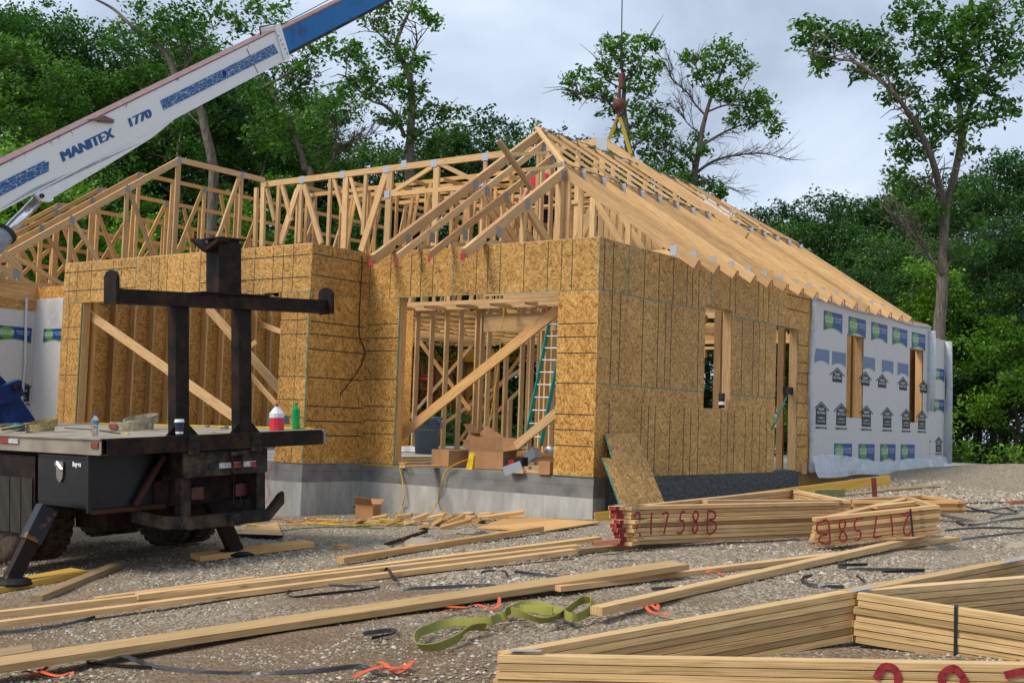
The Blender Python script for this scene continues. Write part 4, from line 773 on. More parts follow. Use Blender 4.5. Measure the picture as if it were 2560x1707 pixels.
_m, _t, _b = mat('perforated_steel', (.05, .045, .035), .6)
_v = N(_t, 'ShaderNodeTexVoronoi', {'Vector': N(_t, 'ShaderNodeTexCoord').outputs['Object'], 'Scale': 45.}); _v.inputs['Randomness'].default_value = .2
_t.links.new(ramp(_t, _v.outputs['Distance'], [(.3, (.008, .007, .006)), (.45, (.032, .028, .02))]), _b.inputs['Base Color']); K(pm, 'perforated_guard', _m)
def wheel(u, v, zc=-.76, r=.5):
    c = T(u, v, zc); t = MB().lathe(c, [(.27, -.12), (.42, -.13), (.48, -.11), (.5, -.06), (.5, .06), (.48, .11), (.42, .13), (.27, .12)], 36, TU); o = K(t, 'wheel', MUD, smooth=True)
    MB().lathe(c, [(.02, .02), (.12, .02), (.14, .0), (.25, .0), (.27, .10), (.285, .10), (.285, -.1), (.25, -.1), (.02, -.05)], 24, TU).build('rim', STEEL2, o)
    tr = MB()
    for i in range(30):
        a = i * math.pi / 15; d = TV * math.cos(a) + TW * math.sin(a); tg = TV * -math.sin(a) + TW * math.cos(a)
        for s_ in (-1, 1): tr.box(c + d * .502 + TU * .055 * s_ + tg * .02 * s_, TU * .045, tg * .03, d * .012)
    tr.build('tread', MUD, o)
for v in (2.15, 3.55):
    for u in (.16, .47, 1.88, 2.19): wheel(u, v)
for u in (.25, 2.1): wheel(u, 7.9)
K(tb(-.02, 2.4, 7.5, 9.8, -.5, 1.5), 'cab', BLUEM)
def outr(top, foot, m1, m2, bw=.17):
    top, foot = Vector(top), Vector(foot); mid = top.lerp(foot, .45); d = (foot - top)
    o = MB().board(top, mid, TU, bw + .035, .12).build('outrigger', m1, truck); MB().board(mid - d * .02, foot, TU, bw, .09).build('outrigger_leg', m2, o)
    MB().lathe(foot - Vector((0, 0, .01)), [(.0, .0), (.19, .0), (.2, .02), (.16, .05), (.0, .06)], 18).build('foot_pad', KCORD, o)
def onv(x, y, v):
    d = ray(x, y); return CAM + d * ((T(0, v, 0) - CAM).dot(TV) / d.dot(TV))
f1 = G(24, 1457, .06); outr(onv(118, 1268, .9), f1, OUTR, OUTR2, .13)
f2 = onv(592, 1384, .48); outr(onv(528, 1240, .44), f2, STEEL, OUTR2, .14)
# slewing gear, ram and boom
blp = T(1.3, 5.2, .0)
bp_ = AD(0, 470, 15.5); bq_ = AD(710, 109, 20.8); bd = (bq_ - bp_).normalized(); hz = Vector((bd.y, -bd.x, 0)).normalized()   # hz points to the viewer's side
bu = hz.cross(bd).normalized(); bu = bu if bu.z > 0 else -bu
def onb(x, y, off=0):       # point of the boom's near side plane seen at a picture position
    d = ray(x, y); p0 = bp_ + hz * off; return CAM + d * ((p0 - CAM).dot(hz) / d.dot(hz))
q0, q1 = onb(0, 415), onb(0, 526); hb_ = abs((q0 - q1).dot(bu)); print('boom height', hb_)
end = onb(712, 112); Lw = (end - bp_).dot(bd); base = bp_ - bd * 2.4
tl, tr_ = onb(0, 415), onb(700, 73); bd2 = (tr_ - tl).normalized(); bu2 = hz.cross(bd2); bu2 = bu2 if bu2.z > 0 else -bu2
HB = .56 if hb_ < .4 else hb_ * .985; topL = (tr_ - tl).length
boom = thing('boom', '', '', base); bpy.data.objects.remove(boom)
def bbox(s0, s1, h0, h1, w0, w1, b=None, uvv=False):   # s along the top edge from picture left, h down from the top, w away from viewer
    c = tl + bd2 * ((s0 + s1) / 2) - bu2 * ((h0 + h1) / 2) - hz * ((w0 + w1) / 2); return (b or MB()).box(c, bd2 * ((s1 - s0) / 2), -hz * ((w1 - w0) / 2), bu2 * ((h1 - h0) / 2))
pz = T(1.3, 6.2, 0); K(MB().lathe(pz, [(0, 0), (.55, 0), (.55, .12), (.42, .16), (.42, .5), (0, .5)], 24), 'turntable', BLUEM)
tw = MB(); tp_ = tl - bd2 * 2.3 - bu2 * .3
tw.board(pz + Vector((0, 0, .3)), tp_, bd2, .5, .5); K(tw, 'crane_tower', BLUEM); print('tower px', [((q - CAM).dot(RX) / (q - CAM).dot(RF) * FPX + 1280, (q - CAM).dot(RD) / (q - CAM).dot(RF) * FPX + 853) for q in (pz, tp_)])
e1 = onb(38, 955, .4); 
bl = K(MB().prism([PX(-130, 1062, T(0, 4.4, 0).x), PX(-60, 900, T(0, 4.4, 0).x), PX(0, 938, T(0, 4.4, 0).x), PX(45, 985, T(0, 4.4, 0).x), PX(93, 1056, T(0, 4.4, 0).x)], (-.12, 0, 0)), 'blue_bracket', BLUEM)
MB().board(PX(-60, 1010, T(0, 4.3, 0).x), PX(50, 968, T(0, 4.3, 0).x), (0, 0, 1), .20, .1).build('pivot_arm', BLUEM, bl); MB().lathe(PX(40, 970, T(0, 4.3, 0).x + .06), [(0, 0), (.04, 0), (.04, .05), (0, .05)], 12, (1, 0, 0)).build('pivot_pin', STEEL, bl)
wb_ = MB()
s0 = -3.2
def quadb(b, s0, s1, h0, h1, w):   # side plate with running uv
    P = lambda s, h: tl + bd2 * s - bu2 * h - hz * w
    pts = [P(s0, h1), P(s1, h1), P(s1, h0), P(s0, h0)]; b.face(pts, [(s0, HB - h1), (s1, HB - h1), (s1, HB - h0), (s0, HB - h0)])
quadb(wb_, s0, topL, .0, HB, 0)
bb = MB(); bbox(s0, topL, 0, HB, .004, .26, bb); bb.v += [(v[0], v[1], v[2]) for v in wb_.v]; n0 = len(bb.v) - 4; bb.f.append((n0, n0 + 1, n0 + 2, n0 + 3)); bb.uv += wb_.uv
boom = K(bb, 'boom_base_section', WHITEP)
K(bbox(s0, topL, -.022, -.002, -.008, .27), 'boom_top_flange', PINK, boom); K(bbox(s0, topL, HB + .001, HB + .02, -.012, .27), 'boom_bottom_flange', WHITEM, boom)
pt = lambda x, y, o=0: onb(x, y, o)
K(MB().prism([pt(-60, 560), pt(-60, 556 - 12), pt(0, 526), pt(130, 455), pt(402, 314), pt(440, 296), pt(380, 345), pt(250, 425), pt(130, 496), pt(100, 500), pt(84, 470)], -hz * .02), 'boom_reinforcement', WHITEM, boom)
ct = onb(103, 491, .02); K(MB().prism([pt(84, 488, .03), pt(96, 478, .03), pt(118, 482, .03), pt(128, 500, .03), pt(118, 506, .03), pt(98, 504, .03)], hz * .05), 'cylinder_clevis', WHITEM, boom); K(MB().lathe(pt(103, 490, .09), [(0, 0), (.03, 0), (.03, .03), (0, .03)], 12, hz), 'pin', BLACKL, boom)
ca, cb_ = onb(90, 505, -.1), onb(-40, 640, -.1); K(MB().tube([ca, ca.lerp(cb_, .62)], .075, 18), 'ram_rod', CHROME, smooth=True); K(MB().tube([ca.lerp(cb_, .60), ca.lerp(cb_, .66), ca.lerp(cb_, 2.4)], [.14, .125, .125], 18), 'ram_cylinder', plain('pale_grey_ram_paint', (.25, .29, .32), .5), smooth=True); K(MB().tube([ca.lerp(cb_, .58), ca.lerp(cb_, .63)], .15, 18), 'ram_collar', BLACKL)
# stripes and lettering lie in the side plate
def strip(x0, y0a, y0b, x1, y1a, y1b, n, m): P4 = [pt(x0, y0b, .004), pt(x1, y1b, .004), pt(x1, y1a, .004), pt(x0, y0a, .004)]; b = MB(); b.prism(P4, hz * .002); return K(b, n, m, boom)
strip(-90, 507 - 10, 532, 122, 403, 428, 'blue_decal', BLUEL); 
K(MB().prism([pt(-90, 507, .004), pt(0, 456, .004), pt(111, 402, .004), pt(122, 427, .004), pt(0, 491, .004), pt(-90, 535, .004)], hz * .003), 'blue_decal', BLUEL, boom)
K(MB().prism([pt(400, 252, .004), pt(684, 110, .004), pt(696, 133, .004), pt(409, 276, .004)], hz * .003), 'blue_decal', BLUEL, boom)
a, b_ = pt(157, 405, .005), pt(286, 343, .005); tw_ = (b_ - a).normalized(); th_ = (pt(148, 380, .005) - a).length
tm = text_mb('MANITEX', th_ * 1.36, a, tw_, hz.cross(tw_) if hz.cross(tw_).z > 0 else -hz.cross(tw_), .002, align='LEFT', bold=.0, sx=1.); vv = np.array(tm.v); ext = ((vv - np.array(a)) @ np.array(tw_)).max(); k_ = (b_ - a).length / ext
tm.v = [tuple(np.array(a) + (np.array(v) - np.array(a)) + np.array(tw_) * ((np.array(v) - np.array(a)) @ np.array(tw_)) * (k_ - 1)) for v in tm.v]
def heavy(tm, d):
    o = [tm]
    for j in (-2, -1, 1, 2): q = MB(); q.v = [tuple(Vector(v) + d * j * .008 + hz * .0006 * j) for v in tm.v]; q.f = list(tm.f); q.uv = list(tm.uv); o.append(q)
    return merge(*o)
K(heavy(tm, tw_), 'boom_lettering', BLUET, boom)
a, b_ = pt(322, 320, .005), pt(380, 292, .005); tw_ = (b_ - a).normalized(); tm = text_mb('1770', th_ * 1.25, a, tw_, hz.cross(tw_) if hz.cross(tw_).z > 0 else -hz.cross(tw_), .002, align='LEFT', bold=.0)
vv = np.array(tm.v); ext = ((vv - np.array(a)) @ np.array(tw_)).max(); k_ = (b_ - a).length / ext; tm.v = [tuple(np.array(v) + np.array(tw_) * ((np.array(v) - np.array(a)) @ np.array(tw_)) * (k_ - 1)) for v in tm.v]; K(heavy(tm, tw_), 'boom_lettering', BLUET, boom)
K(MB().lathe(pt(560, 184, .006), [(0, 0), (.036, 0), (.045, .003), (.045, .008), (.036, .010), (0, .004)], 18, hz), 'boom_port', BLUEM, boom)
K(MB().board(pt(617, 122, .006), pt(645, 183, .006), bd2, .012, .003), 'rust_crack', RUSTR, boom); K(MB().tube([pt(245, 302, .02), pt(283, 305, .03)], .02, 8), 'boom_cleat', PINK, boom); K(MB().prism([pt(213, 300, 0), pt(255, 290, 0), pt(283, 302, 0), pt(248, 303, 0)], hz * .05), 'boom_cleat', PINK, boom)
K(bbox(topL - .16, topL + .02, -.10, HB + .02, -.025, .29), 'boom_collar', WHITEM, boom); K(MB().tube([pt(652, 88), pt(649, 68), pt(690, 60), pt(692, 90)], .014, 6), 'cable_guide', STEEL2, boom)
for i in range(5): K(MB().lathe(pt(696 + i * 5.5, 90 + i * 11, .03), [(0, 0), (.012, 0), (.012, .008), (0, .008)], 8, hz), 'bolt', BLACKL, boom)
bl2 = K(bbox(topL, topL + 9.5, .05, HB - .07, .03, .24), 'boom_extension', BLUEP); K(bbox(topL, topL + 9.5, HB - .066, HB - .02, .02, .25), 'extension_wear_strip', STEEL2, bl2)
K(bbox(topL, topL + 9.5, .02, .046, .02, .25), 'extension_top_edge', PINK, bl2)
b = MB().tube([tl + bd2 * (topL + .3) + bu2 * .03 - hz * .1, tl + bd2 * (topL + 9) + bu2 * .20 - hz * .1], .008, 5); K(b, 'hose', KCORD, bl2)
# hoist line, ball, hook and slings
HC = PY(1548, 262, YF - .1); hk = thing('hook_block', 'rusty round headache ball and hook hanging on the crane line', 'crane hook', HC)
MB().lathe(HC, [(.0, -.13), (.06, -.115), (.11, -.07), (.13, 0), (.11, .07), (.06, .115), (0, .13)], 24).build('ball', BROWNR, hk, smooth=True)
MB().tube([HC + Vector((0, 0, .11)), HC + Vector((0, 0, .34))], [.035, .03], 10).build('shank', REDIRON, hk); MB().box(HC + Vector((.03, 0, .48)), (.04, 0, .01), (0, .03, 0), (0, 0, .15)).build('socket', REDIRON, hk)
MB().tube([HC + Vector((0, 0, -.12)), HC + Vector((0, 0, -.24))], .03, 8).build('swivel', BROWNR, hk)
MB().tube([HC + Vector((.0, 0, -.3)), HC + Vector((-.05, 0, -.38)), HC + Vector((-.03, 0, -.5)), HC + Vector((.04, 0, -.5)), HC + Vector((.07, 0, -.42))], [.018, .018, .022, .018, .008], 8).build('hook', KCORD, hk)
MB().tube([HC + Vector((.02, 0, .7)), PY(1556, -40, YF - .1), PY(1563, -420, YF - .1)], .011, 6).build('hoist_cable', KCORD, hk)
for i, (p, q) in enumerate((((1546, 292), (1522, 350)), ((1549, 294), (1577, 385)))):
    a, b_ = PY(*p, YF - .1), PY(*q, YF - .08); sl = MB().ribbon([a, a.lerp(b_, .5), b_], .075, (.3, -1, 0), .008).build('lifting_sling', SLINGY); tag(sl, ('yellow webbing sling slanting down left to the truss peak', 'longer yellow webbing sling running down right behind the sloping chord')[i], 'sling', 'crane slings')

# ================================================================== THINGS ON THE DECK
def on(x, y, w=0):      # point on the deck plane
    d = ray(x, y); p0 = T(0, 0, w); return CAM + d * ((p0 - CAM).dot(TW) / d.dot(TW))
def bottle(x, y, h, r, label, cap, body, nm='water_bottle', cat='bottle', grp=None):
    c = on(x, y); t = thing(nm, label, cat, c, grp)
    pr = [(0, 0), (r * .85, 0), (r, h * .03), (r * .96, h * .14), (r, h * .18), (r * .95, h * .30), (r, h * .36), (r, h * .62), (r * .95, h * .70), (r * .6, h * .84), (r * .36, h * .92), (r * .36, h * .95), (0, h * .95)]
    MB().lathe(c, pr, 20, TW).build('bottle_body', body, t, smooth=True); MB().lathe(c + TW * h * .93, [(0, 0), (r * .42, 0), (r * .42, h * .07), (0, h * .07)], 16, TW).build('cap', cap, t)
    return t, c
t, c = bottle(238, 1089, .20, .034, 'clear water bottle with blue cap near the deck corner', BLUEC, CLEAR, grp='water bottles'); MB().lathe(c + TW * .105, [(.0345, 0), (.0345, .035)], 20, TW).build('paper_label', plain('blue_white_paper', (.06, .18, .32), .6, nsc=60, amt=.7), t)
t, c = bottle(14, 1050, .20, .034, 'clear water bottle with blue cap standing before the blue bracket', BLUEC, CLEAR, grp='water bottles'); MB().lathe(c + TW * .105, [(.0345, 0), (.0345, .035)], 20, TW).build('paper_label', WHITEM, t)
t, c = bottle(740, 1072, .27, .042, 'green soda bottle standing right of the red juice jug', plain('green_cap', (.01, .25, .07), .4), GREENB, 'soda_bottle'); MB().lathe(c + TW * .10, [(.0425, 0), (.0425, .10)], 20, TW).build('paper_label', plain('green_label', (.0, .26, .08), .5, nsc=90, amt=.5), t); MB().lathe(c + TW * .004, [(0, 0), (.038, 0), (.038, .035), (0, .036)], 16, TW).build('drink', plain('yellow_green_drink', (.25, .3, .02), .3), t)
c = on(692, 1075); t = thing('juice_jug', 'white plastic gallon jug half full of red juice', 'jug', c)
def rsq(c, hw, z0, z1, hw2=None, m=4): 
    hw2 = hw2 or hw; b = MB(); ring = []
    for z, h in ((z0, hw), (z1, hw2)): ring.append([c + TU * h * a + TV * h * q + TW * z for a, q in ((-1, -.6), (-.6, -1), (.6, -1), (1, -.6), (1, .6), (.6, 1), (-.6, 1), (-1, .6))])
    for i in range(8): j = (i + 1) % 8; b.face([ring[0][i], ring[0][j], ring[1][j], ring[1][i]])
    b.face(ring[1]); b.face(list(reversed(ring[0]))); return b
rsq(c, .063, 0, .125).build('juice', REDJ, t); rsq(c, .0635, .126, .165).build('jug_body', MILKY, t); rsq(c, .0635, .166, .225, .026).build('jug_shoulder', MILKY, t); MB().lathe(c + TW * .225, [(.025, 0), (.025, .015), (.0, .015)], 12, TW).build('jug_neck', MILKY, t); MB().lathe(c + TW * .235, [(0, 0), (.024, 0), (.024, .022), (0, .022)], 14, TW).build('cap', REDREF, t)
MB().tube([c + TU * .055 + TW * .07, c + TU * .075 + TW * .1, c + TU * .05 + TW * .17], .012, 6).build('jug_handle', MILKY, t)
c = on(484, 1090); c = T((c - TO).dot(TU), .04, 0); t = thing('coffee_cup', 'dark blue paper coffee cup with white lid leaning on the rack post', 'cup', c)
MB().lathe(c, [(0, 0), (.031, 0), (.042, .125), (0, .125)], 22, TW).build('cup_body', plain('navy_paper', (.025, .035, .065), .6), t); MB().lathe(c + TW * .018, [(.0335, 0), (.0350, .020)], 22, TW).build('cup_band', WHITEM, t)
MB().lathe(c + TW * .122, [(0, 0), (.046, 0), (.046, .010), (.041, .012), (.039, .028), (0, .026)], 22, TW).build('lid', WHITEM, t)
# webbing coils
def loop(c, rx, ry, h, tilt, n=26, a0=0, a1=2 * math.pi): return [c + TV * (-rx * math.cos(a)) + TU * (ry * math.sin(a)) + TW * (h + tilt * math.sin(a)) for a in np.linspace(a0, a1, n)]
def band(b, pts, w): # band standing on edge
    n = len(pts); ups = []
    for i in range(n): d = (pts[min(i + 1, n - 1)] - pts[max(i - 1, 0)]).normalized(); ups.append(d.cross(TW))
    b.ribbon(pts, w, ups, .007); return b
c = on(100, 1080); b = MB(); band(b, loop(c, .13, .14, .045, .0), .07); band(b, loop(c + TU * .02, .15, .15, .075, .04), .075)
b.ribbon([c + TU * -.1 + TW * .09 + TV * -.02, T(-.02, (c - TO).dot(TV) + .03, .01) + TW * .02, T(-.05, (c - TO).dot(TV) + .07, -.05), T(-.05, (c - TO).dot(TV) + .09, -.13), T(-.045, (c - TO).dot(TV) + .10, -.14), T(-.04, (c - TO).dot(TV) + .08, -.05), c + TU * -.08 + TW * .06], .045, [tuple(TU + TW * .6)] + [tuple(TU)] * 5 + [tuple(TU + TW)], .008)
tag(b.build('webbing_strap', KHAKI), 'coiled khaki webbing strap whose loop hangs over the deck side', 'strap')
c = on(330, 1075); b = MB(); band(b, loop(c + TU * .10, .19, .17, .095, .035), .085); band(b, loop(c, .235, .21, .048, .0), .085); o = b.build('webbing_strap', CANVAS); tag(o, 'big coil of dirty canvas strap with a rust red patch', 'strap')
pts = [p + TU * -.012 for p in loop(c, .24, .215, .048, 0, 26)][16:21]; band(MB(), pts, .05).build('red_patch', RUSTR, o)
c = on(35, 1077); t = thing('power_tool', 'teal and black corded hand tool lying left of the khaki strap coil', 'power tool', c)
MB().tube([c + TW * .03 - TV * .13 + TU * .03, c + TW * .05, c + TW * .04 + TV * .12], [.055, .04, .03], 12).build('tool_body', TEALT, t, smooth=True); MB().tube([c + TW * .04 + TV * .1, c + TW * .03 + TV * .26], [.026, .03], 10).build('tool_grip', KCORD, t); MB().tube([c + TV * .26 + TW * .03, c + TV * .36 + TW * .012 - TU * .03, c + TV * .6 + TW * .012], .006, 6).build('cord', KCORD, t)
a, b_ = on(162, 1072), on(260, 1077); tag(MB().tube([a + TW * .01, a.lerp(b_, .4) + TU * .02 + TW * .008, a.lerp(b_, .8) + TW * .008, on(300, 1085) + TW * .008], .006, 6).build('cable', KCORD), 'thin black cable lying between the two strap coils', 'cable')
for i, (x, y, s) in enumerate(((519, 1068, .03), (565, 1072, .035), (555, 1072, .02))):
    p = on(x, y); q = MB().lathe(p, [(0, 0), (s, .004), (s * .8, s * .7), (s * .3, s), (0, s)], 6, TW).build('stone', plain('dull_stone', (.12, .115, .10), .9)); tag(q, ('grey stone on the deck right of the coffee cup', 'dark flat stone by the papers on the deck', 'small stone beside the dark flat stone on deck')[i], 'stone')
p = on(590, 1069); tag(MB().box(p + TW * .003, TV * .11, TU * .08, TW * .002).build('paper_sheet', WHITEM), 'crumpled white paper lying on the deck behind the right post', 'paper')
p = on(697, 1060); t = thing('tool_case', 'grey blue plastic case behind the red juice jug', 'case', p); rsq(p, .11, 0, .10, .10).build('case_body', BINM, t); MB().tube([p + TW * .1 - TU * .05, p + TW * .125, p + TW * .1 + TU * .05], .008, 6).build('case_handle', KCORD, t)
p = on(535, 1080); tag(MB().box(p + TW * .004, TV * .06 + TU * .04, TU * .01, TW * .004).build('wood_sliver', YEL_L), 'thin wood sliver lying on the deck between the posts', 'scrap')
p = on(315, 1087); tag(merge(MB().box(p + TW * .008, TV * .035, TU * .012, TW * .004), MB().box(p + TW * .014 - TV * .03, TV * .03, TU * .013, TW * .003)).build('tape_piece', YELP), 'folded yellow tape scraps in front of the canvas coil', 'tape')
# ================================================================== PERSON behind the rafters
pr_ = thing('person', 'person in red shirt and blue cap sitting behind the roof rafters', 'person', PY(1345, 520, 5.2))
pc = PY(1347, 505, 5.2)
def skin(name, nodes, edges, m, parent):
    me = bpy.data.meshes.new(name); me.from_pydata([n[0] for n in nodes], edges, []); o = link(name, me, Matrix.Translation(pc), parent); me.materials.append(m)
    md = o.modifiers.new('s', 'SKIN'); sv = me.skin_vertices[0].data
    for i, n in enumerate(nodes): sv[i].radius = (n[1], n[2] if len(n) > 2 else n[1]); sv[i].use_root = (i == 0)
    o.modifiers.new('sub', 'SUBSURF').levels = 2; o.modifiers['sub'].render_levels = 2
    bpy.context.view_layer.update(); m2 = bpy.data.meshes.new_from_object(o.evaluated_get(bpy.context.evaluated_depsgraph_get())); o.modifiers.clear(); o.data = m2; m2.shade_smooth(); return o
bn = [((0, 0, .05), .15, .12), ((0, .0, .25), .14, .11), ((0, .02, .42), .17, .12), ((0, .03, .50), .10, .09), ((0, .04, .58), .055), ((0, .03, .68), .085, .095), ((0, .02, .76), .07, .08),
      ((-.19, .03, .46), .06), ((-.27, -.02, .22), .048), ((-.22, -.20, .05), .038), ((-.2, -.28, .02), .04), ((.19, .03, .46), .06), ((.26, .1, .22), .048), ((.20, .28, .12), .038), ((.19, .36, .1), .04),
      ((-.10, .0, .0), .10), ((-.13, .38, -.02), .075), ((-.14, .42, -.40), .05), ((-.14, .52, -.46), .045), ((.10, .0, .0), .10), ((.13, .38, -.02), .075), ((.13, .40, -.40), .05), ((.13, .50, -.46), .045)]
body = skin('body', bn, [(0, 1), (1, 2), (2, 3), (3, 4), (4, 5), (5, 6), (2, 7), (7, 8), (8, 9), (9, 10), (2, 11), (11, 12), (12, 13), (13, 14), (0, 15), (15, 16), (16, 17), (17, 18), (0, 19), (19, 20), (20, 21), (21, 22)], SKIN, pr_)
sn = [((0, .0, .06), .165, .135), ((0, .0, .25), .155, .125), ((0, .02, .42), .185, .135), ((0, .03, .51), .10, .09), ((-.2, .03, .46), .075), ((-.26, -.0, .29), .066), ((.2, .03, .46), .075), ((.25, .07, .29), .066)]
skin('shirt', sn, [(0, 1), (1, 2), (2, 3), (2, 4), (4, 5), (2, 6), (6, 7)], REDSH, pr_)
tn = [((0, 0, .04), .16, .135), ((-.10, .0, .0), .115), ((-.13, .38, -.02), .088), ((-.14, .42, -.36), .068), ((.10, .0, .0), .115), ((.13, .38, -.02), .088), ((.13, .40, -.36), .068)]
skin('trousers', tn, [(0, 1), (1, 2), (2, 3), (0, 4), (4, 5), (5, 6)], DARKC, pr_)
MB().lathe(pc + Vector((0, .02, .74)), [(.105, 0), (.108, .03), (.095, .08), (.06, .115), (0, .125)], 18).build('cap', CAPB, pr_, smooth=True)
MB().lathe(pc + Vector((0, .02, .66)), [(.0, 0), (.09, .0), (.10, .04), (.1, .085), (0, .09)], 16).build('hair', plain('brown_hair', (.05, .03, .02), .9), pr_, smooth=True)
for s_ in (-1, 1): MB().tube([pc + Vector((.14 * s_, .40, -.44)), pc + Vector((.14 * s_, .56, -.48))], [.055, .045], 8).build('boot', BOOT, pr_, smooth=True)
pk = MB().board(pc + Vector((-1.3, -.12, -.135)), pc + Vector((1.9, -.12, -.135)), (0, 1, 0), .24, .038); H(pk, 'walk_plank', LUM)

# ================================================================== LUMBER ON THE GROUND
def gb_(name, x0, y0, x1, y1, wd, th, label, m=LUM, z=0, grp=None, cat='board'):
    """board whose near bottom edge runs between two picture points lying on the ground"""
    a, b = G(x0, y0, z), G(x1, y1, z); h = 0
    for t in np.linspace(0, 1, 17): q = a.lerp(b, t); h = max(h, gz(q.x, q.y) + .004 - q.z)
    if h > 0: a, b = G(x0, y0, z + h), G(x1, y1, z + h)
    d = (b - a).normalized(); side = Vector((-d.y, d.x, 0)).normalized()
    if side.dot(RF) < 0: side = -side
    up = side.cross(d); up = up if up.z > 0 else -up
    o = MB().board(a + side * wd / 2 + up * (th / 2 + .003), b + side * wd / 2 + up * (th / 2 + .003), side, wd, th).build(name, m); tag(o, label, cat, grp); return o, a, b, side, up
gb_('long_board', -60, 1577, 1442, 1385, .089, .038, 'long pine stud crossing left foreground, nearest of the parallel pair', LUM)
gb_('long_board', -60, 1553, 1450, 1376, .089, .045, 'long pine stud lying directly behind the nearest of the parallel pair', LUM)
gb_('long_board', 346, 1500, 1504, 1353, .089, .038, 'long pine stud resting on top and behind the parallel pair', LUM, z=.03)
gb_('long_board', 238, 1508, 640, 1455, .089, .038, 'stud whose stapled end sticks out left behind the parallel pair', LUM)
gb_('long_board', 860, 1409, 1360, 1328, .089, .05, 'shorter tan stud lying between the rubble and the long parallel studs', LUM2)
gb_('wide_plank', -70, 1694, 1723, 1425, .235, .042, 'long wide plank running across the foreground from bottom left', FG)
gb_('wide_plank', -60, 1662, 83, 1640, .235, .03, 'short wide board overlapping the left end of the long wide plank', GREY_L, z=.03)
gb_('long_board', 1402, 1480, 2110, 1394, .089, .038, 'thin pine stud lying behind the crossing stud on the right', LUM)
gb_('long_board', 1506, 1540, 2325, 1350, .089, .05, 'sloping stud crossing the right foreground above orange ribbons', FG)
gb_('short_board', 2225, 1376, 2401, 1352, .14, .038, 'short wide board under the right end of the sloping stud', LUM)
gb_('short_board', 1445, 1385, 1782, 1352, .089, .04, 'weathered stud in front of the big truss stack with red number', GREY_L)
gb_('short_board', 105, 1505, 307, 1420, .10, .05, 'lone weathered short stud angled beside the left outrigger', GREY_L)
gb_('timber_pad', 500, 1404, 786, 1368, .28, .05, 'thick brown plank under the right outrigger foot', LUM2)
gb_('timber_pad', -60, 1495, 222, 1440, .28, .05, 'yellow treated plank under the left outrigger foot', YEL_L)
def free(name, a, b, wd, w_, t, m, label, cat='board', grp=None): return tag(MB().board(a, b, wd, w_, t).build(name, m), label, cat, grp)
free('yellow_board', G(1487, 1293, .04), AD(2224, 1199, 16.3), (0, 0, 1), .12, .045, YEL_L, 'long yellow board slanting up behind the big truss stack')
free('treated_block', AD(2030, 1234, 15.4), AD(2105, 1231, 15.8), (0, 0, 1), .10, .09, plain('green_treated_wood', (.22, .22, .09), .8, nsc=8), 'greenish treated block under the yellow board')
free('stake', AD(2187, 1241, 15.2), AD(2184, 1194, 15.2), (1, 0, 0), .055, .03, REDIRON, 'red painted stake standing by the yellow board', 'stake')
gb_('short_board', 2095, 1244, 2216, 1230, .12, .03, 'grey pine board behind the far truss stack', GREY_L); gb_('short_board', 2210, 1230, 2352, 1219, .2, .03, 'warped grey plank lying on the gravel mound', GREY_L)
gb_('short_board', 2529, 1262, 2600, 1258, .08, .05, 'small red ended block at the right picture edge', RED_L)
for i, (x0, y0, x1, y1) in enumerate(((1488, 1313, 1548, 1310), (1487, 1322, 1548, 1318), (1486, 1332, 1546, 1328), (1485, 1357, 1548, 1352))):
    free('blocking_board', G(x0, 1358, .20 - i * .05 if i < 3 else .03), G(x1, 1352, .22 - i * .05 if i < 3 else .04), (0, 0, 1), .036, .089, RED_L, ('top red ended board jutting left from the numbered truss stack', 'second red ended board jutting left from the numbered truss stack', 'third red ended board jutting left from the numbered truss stack', 'lowest red ended board jutting left near the ground')[i])
ORD = ['topmost', 'second from top', 'third from top', 'fourth from top', 'fifth from top', 'sixth from top', 'seventh from top', 'eighth from top', 'lowest']
def stack(name, members, n, where, grp, m, dz=.0385, wob=.015, plates_at=(), last=None):
    roots = []
    for i in range(n):
        lab = ORD[i] if i < n - 1 else 'lowest'; off = Vector((random.uniform(-wob, wob), random.uniform(-wob, wob), -dz * i))
        p0 = members[0][0] + off; r = thing(name, '%s roof truss of %s' % (lab, where), 'roof truss', p0, grp)
        for j, q in enumerate(members):
            a, b, w_ = q[:3]; a, b = a + off, b + off; d = (b - a).normalized(); e = random.uniform(-.012, .012); sd_ = Vector((-d.y, d.x, 0)).normalized(); sd_ = sd_ if sd_.dot(RF) > 0 else -sd_
            inn = q[3] if len(q) > 3 else 0
            MB().board(a + d * e + sd_ * (w_ / 2 + inn) - Vector((0, 0, .019)), b + d * e + sd_ * (w_ / 2 + inn) - Vector((0, 0, .019)), sd_, w_, .0335).build('chord' if j < 2 else 'web', m, r)
        if i == 0:
            for p, ux, sx, sy in plates_at: MB().box(Vector(p) + Vector((0, 0, .002)), Vector(ux).normalized() * sx / 2, Vector((0, 0, 1)).cross(Vector(ux)).normalized() * sy / 2, (0, 0, .0012)).build('connector_plate', PLATE, r)
        roots.append(r)
    return roots
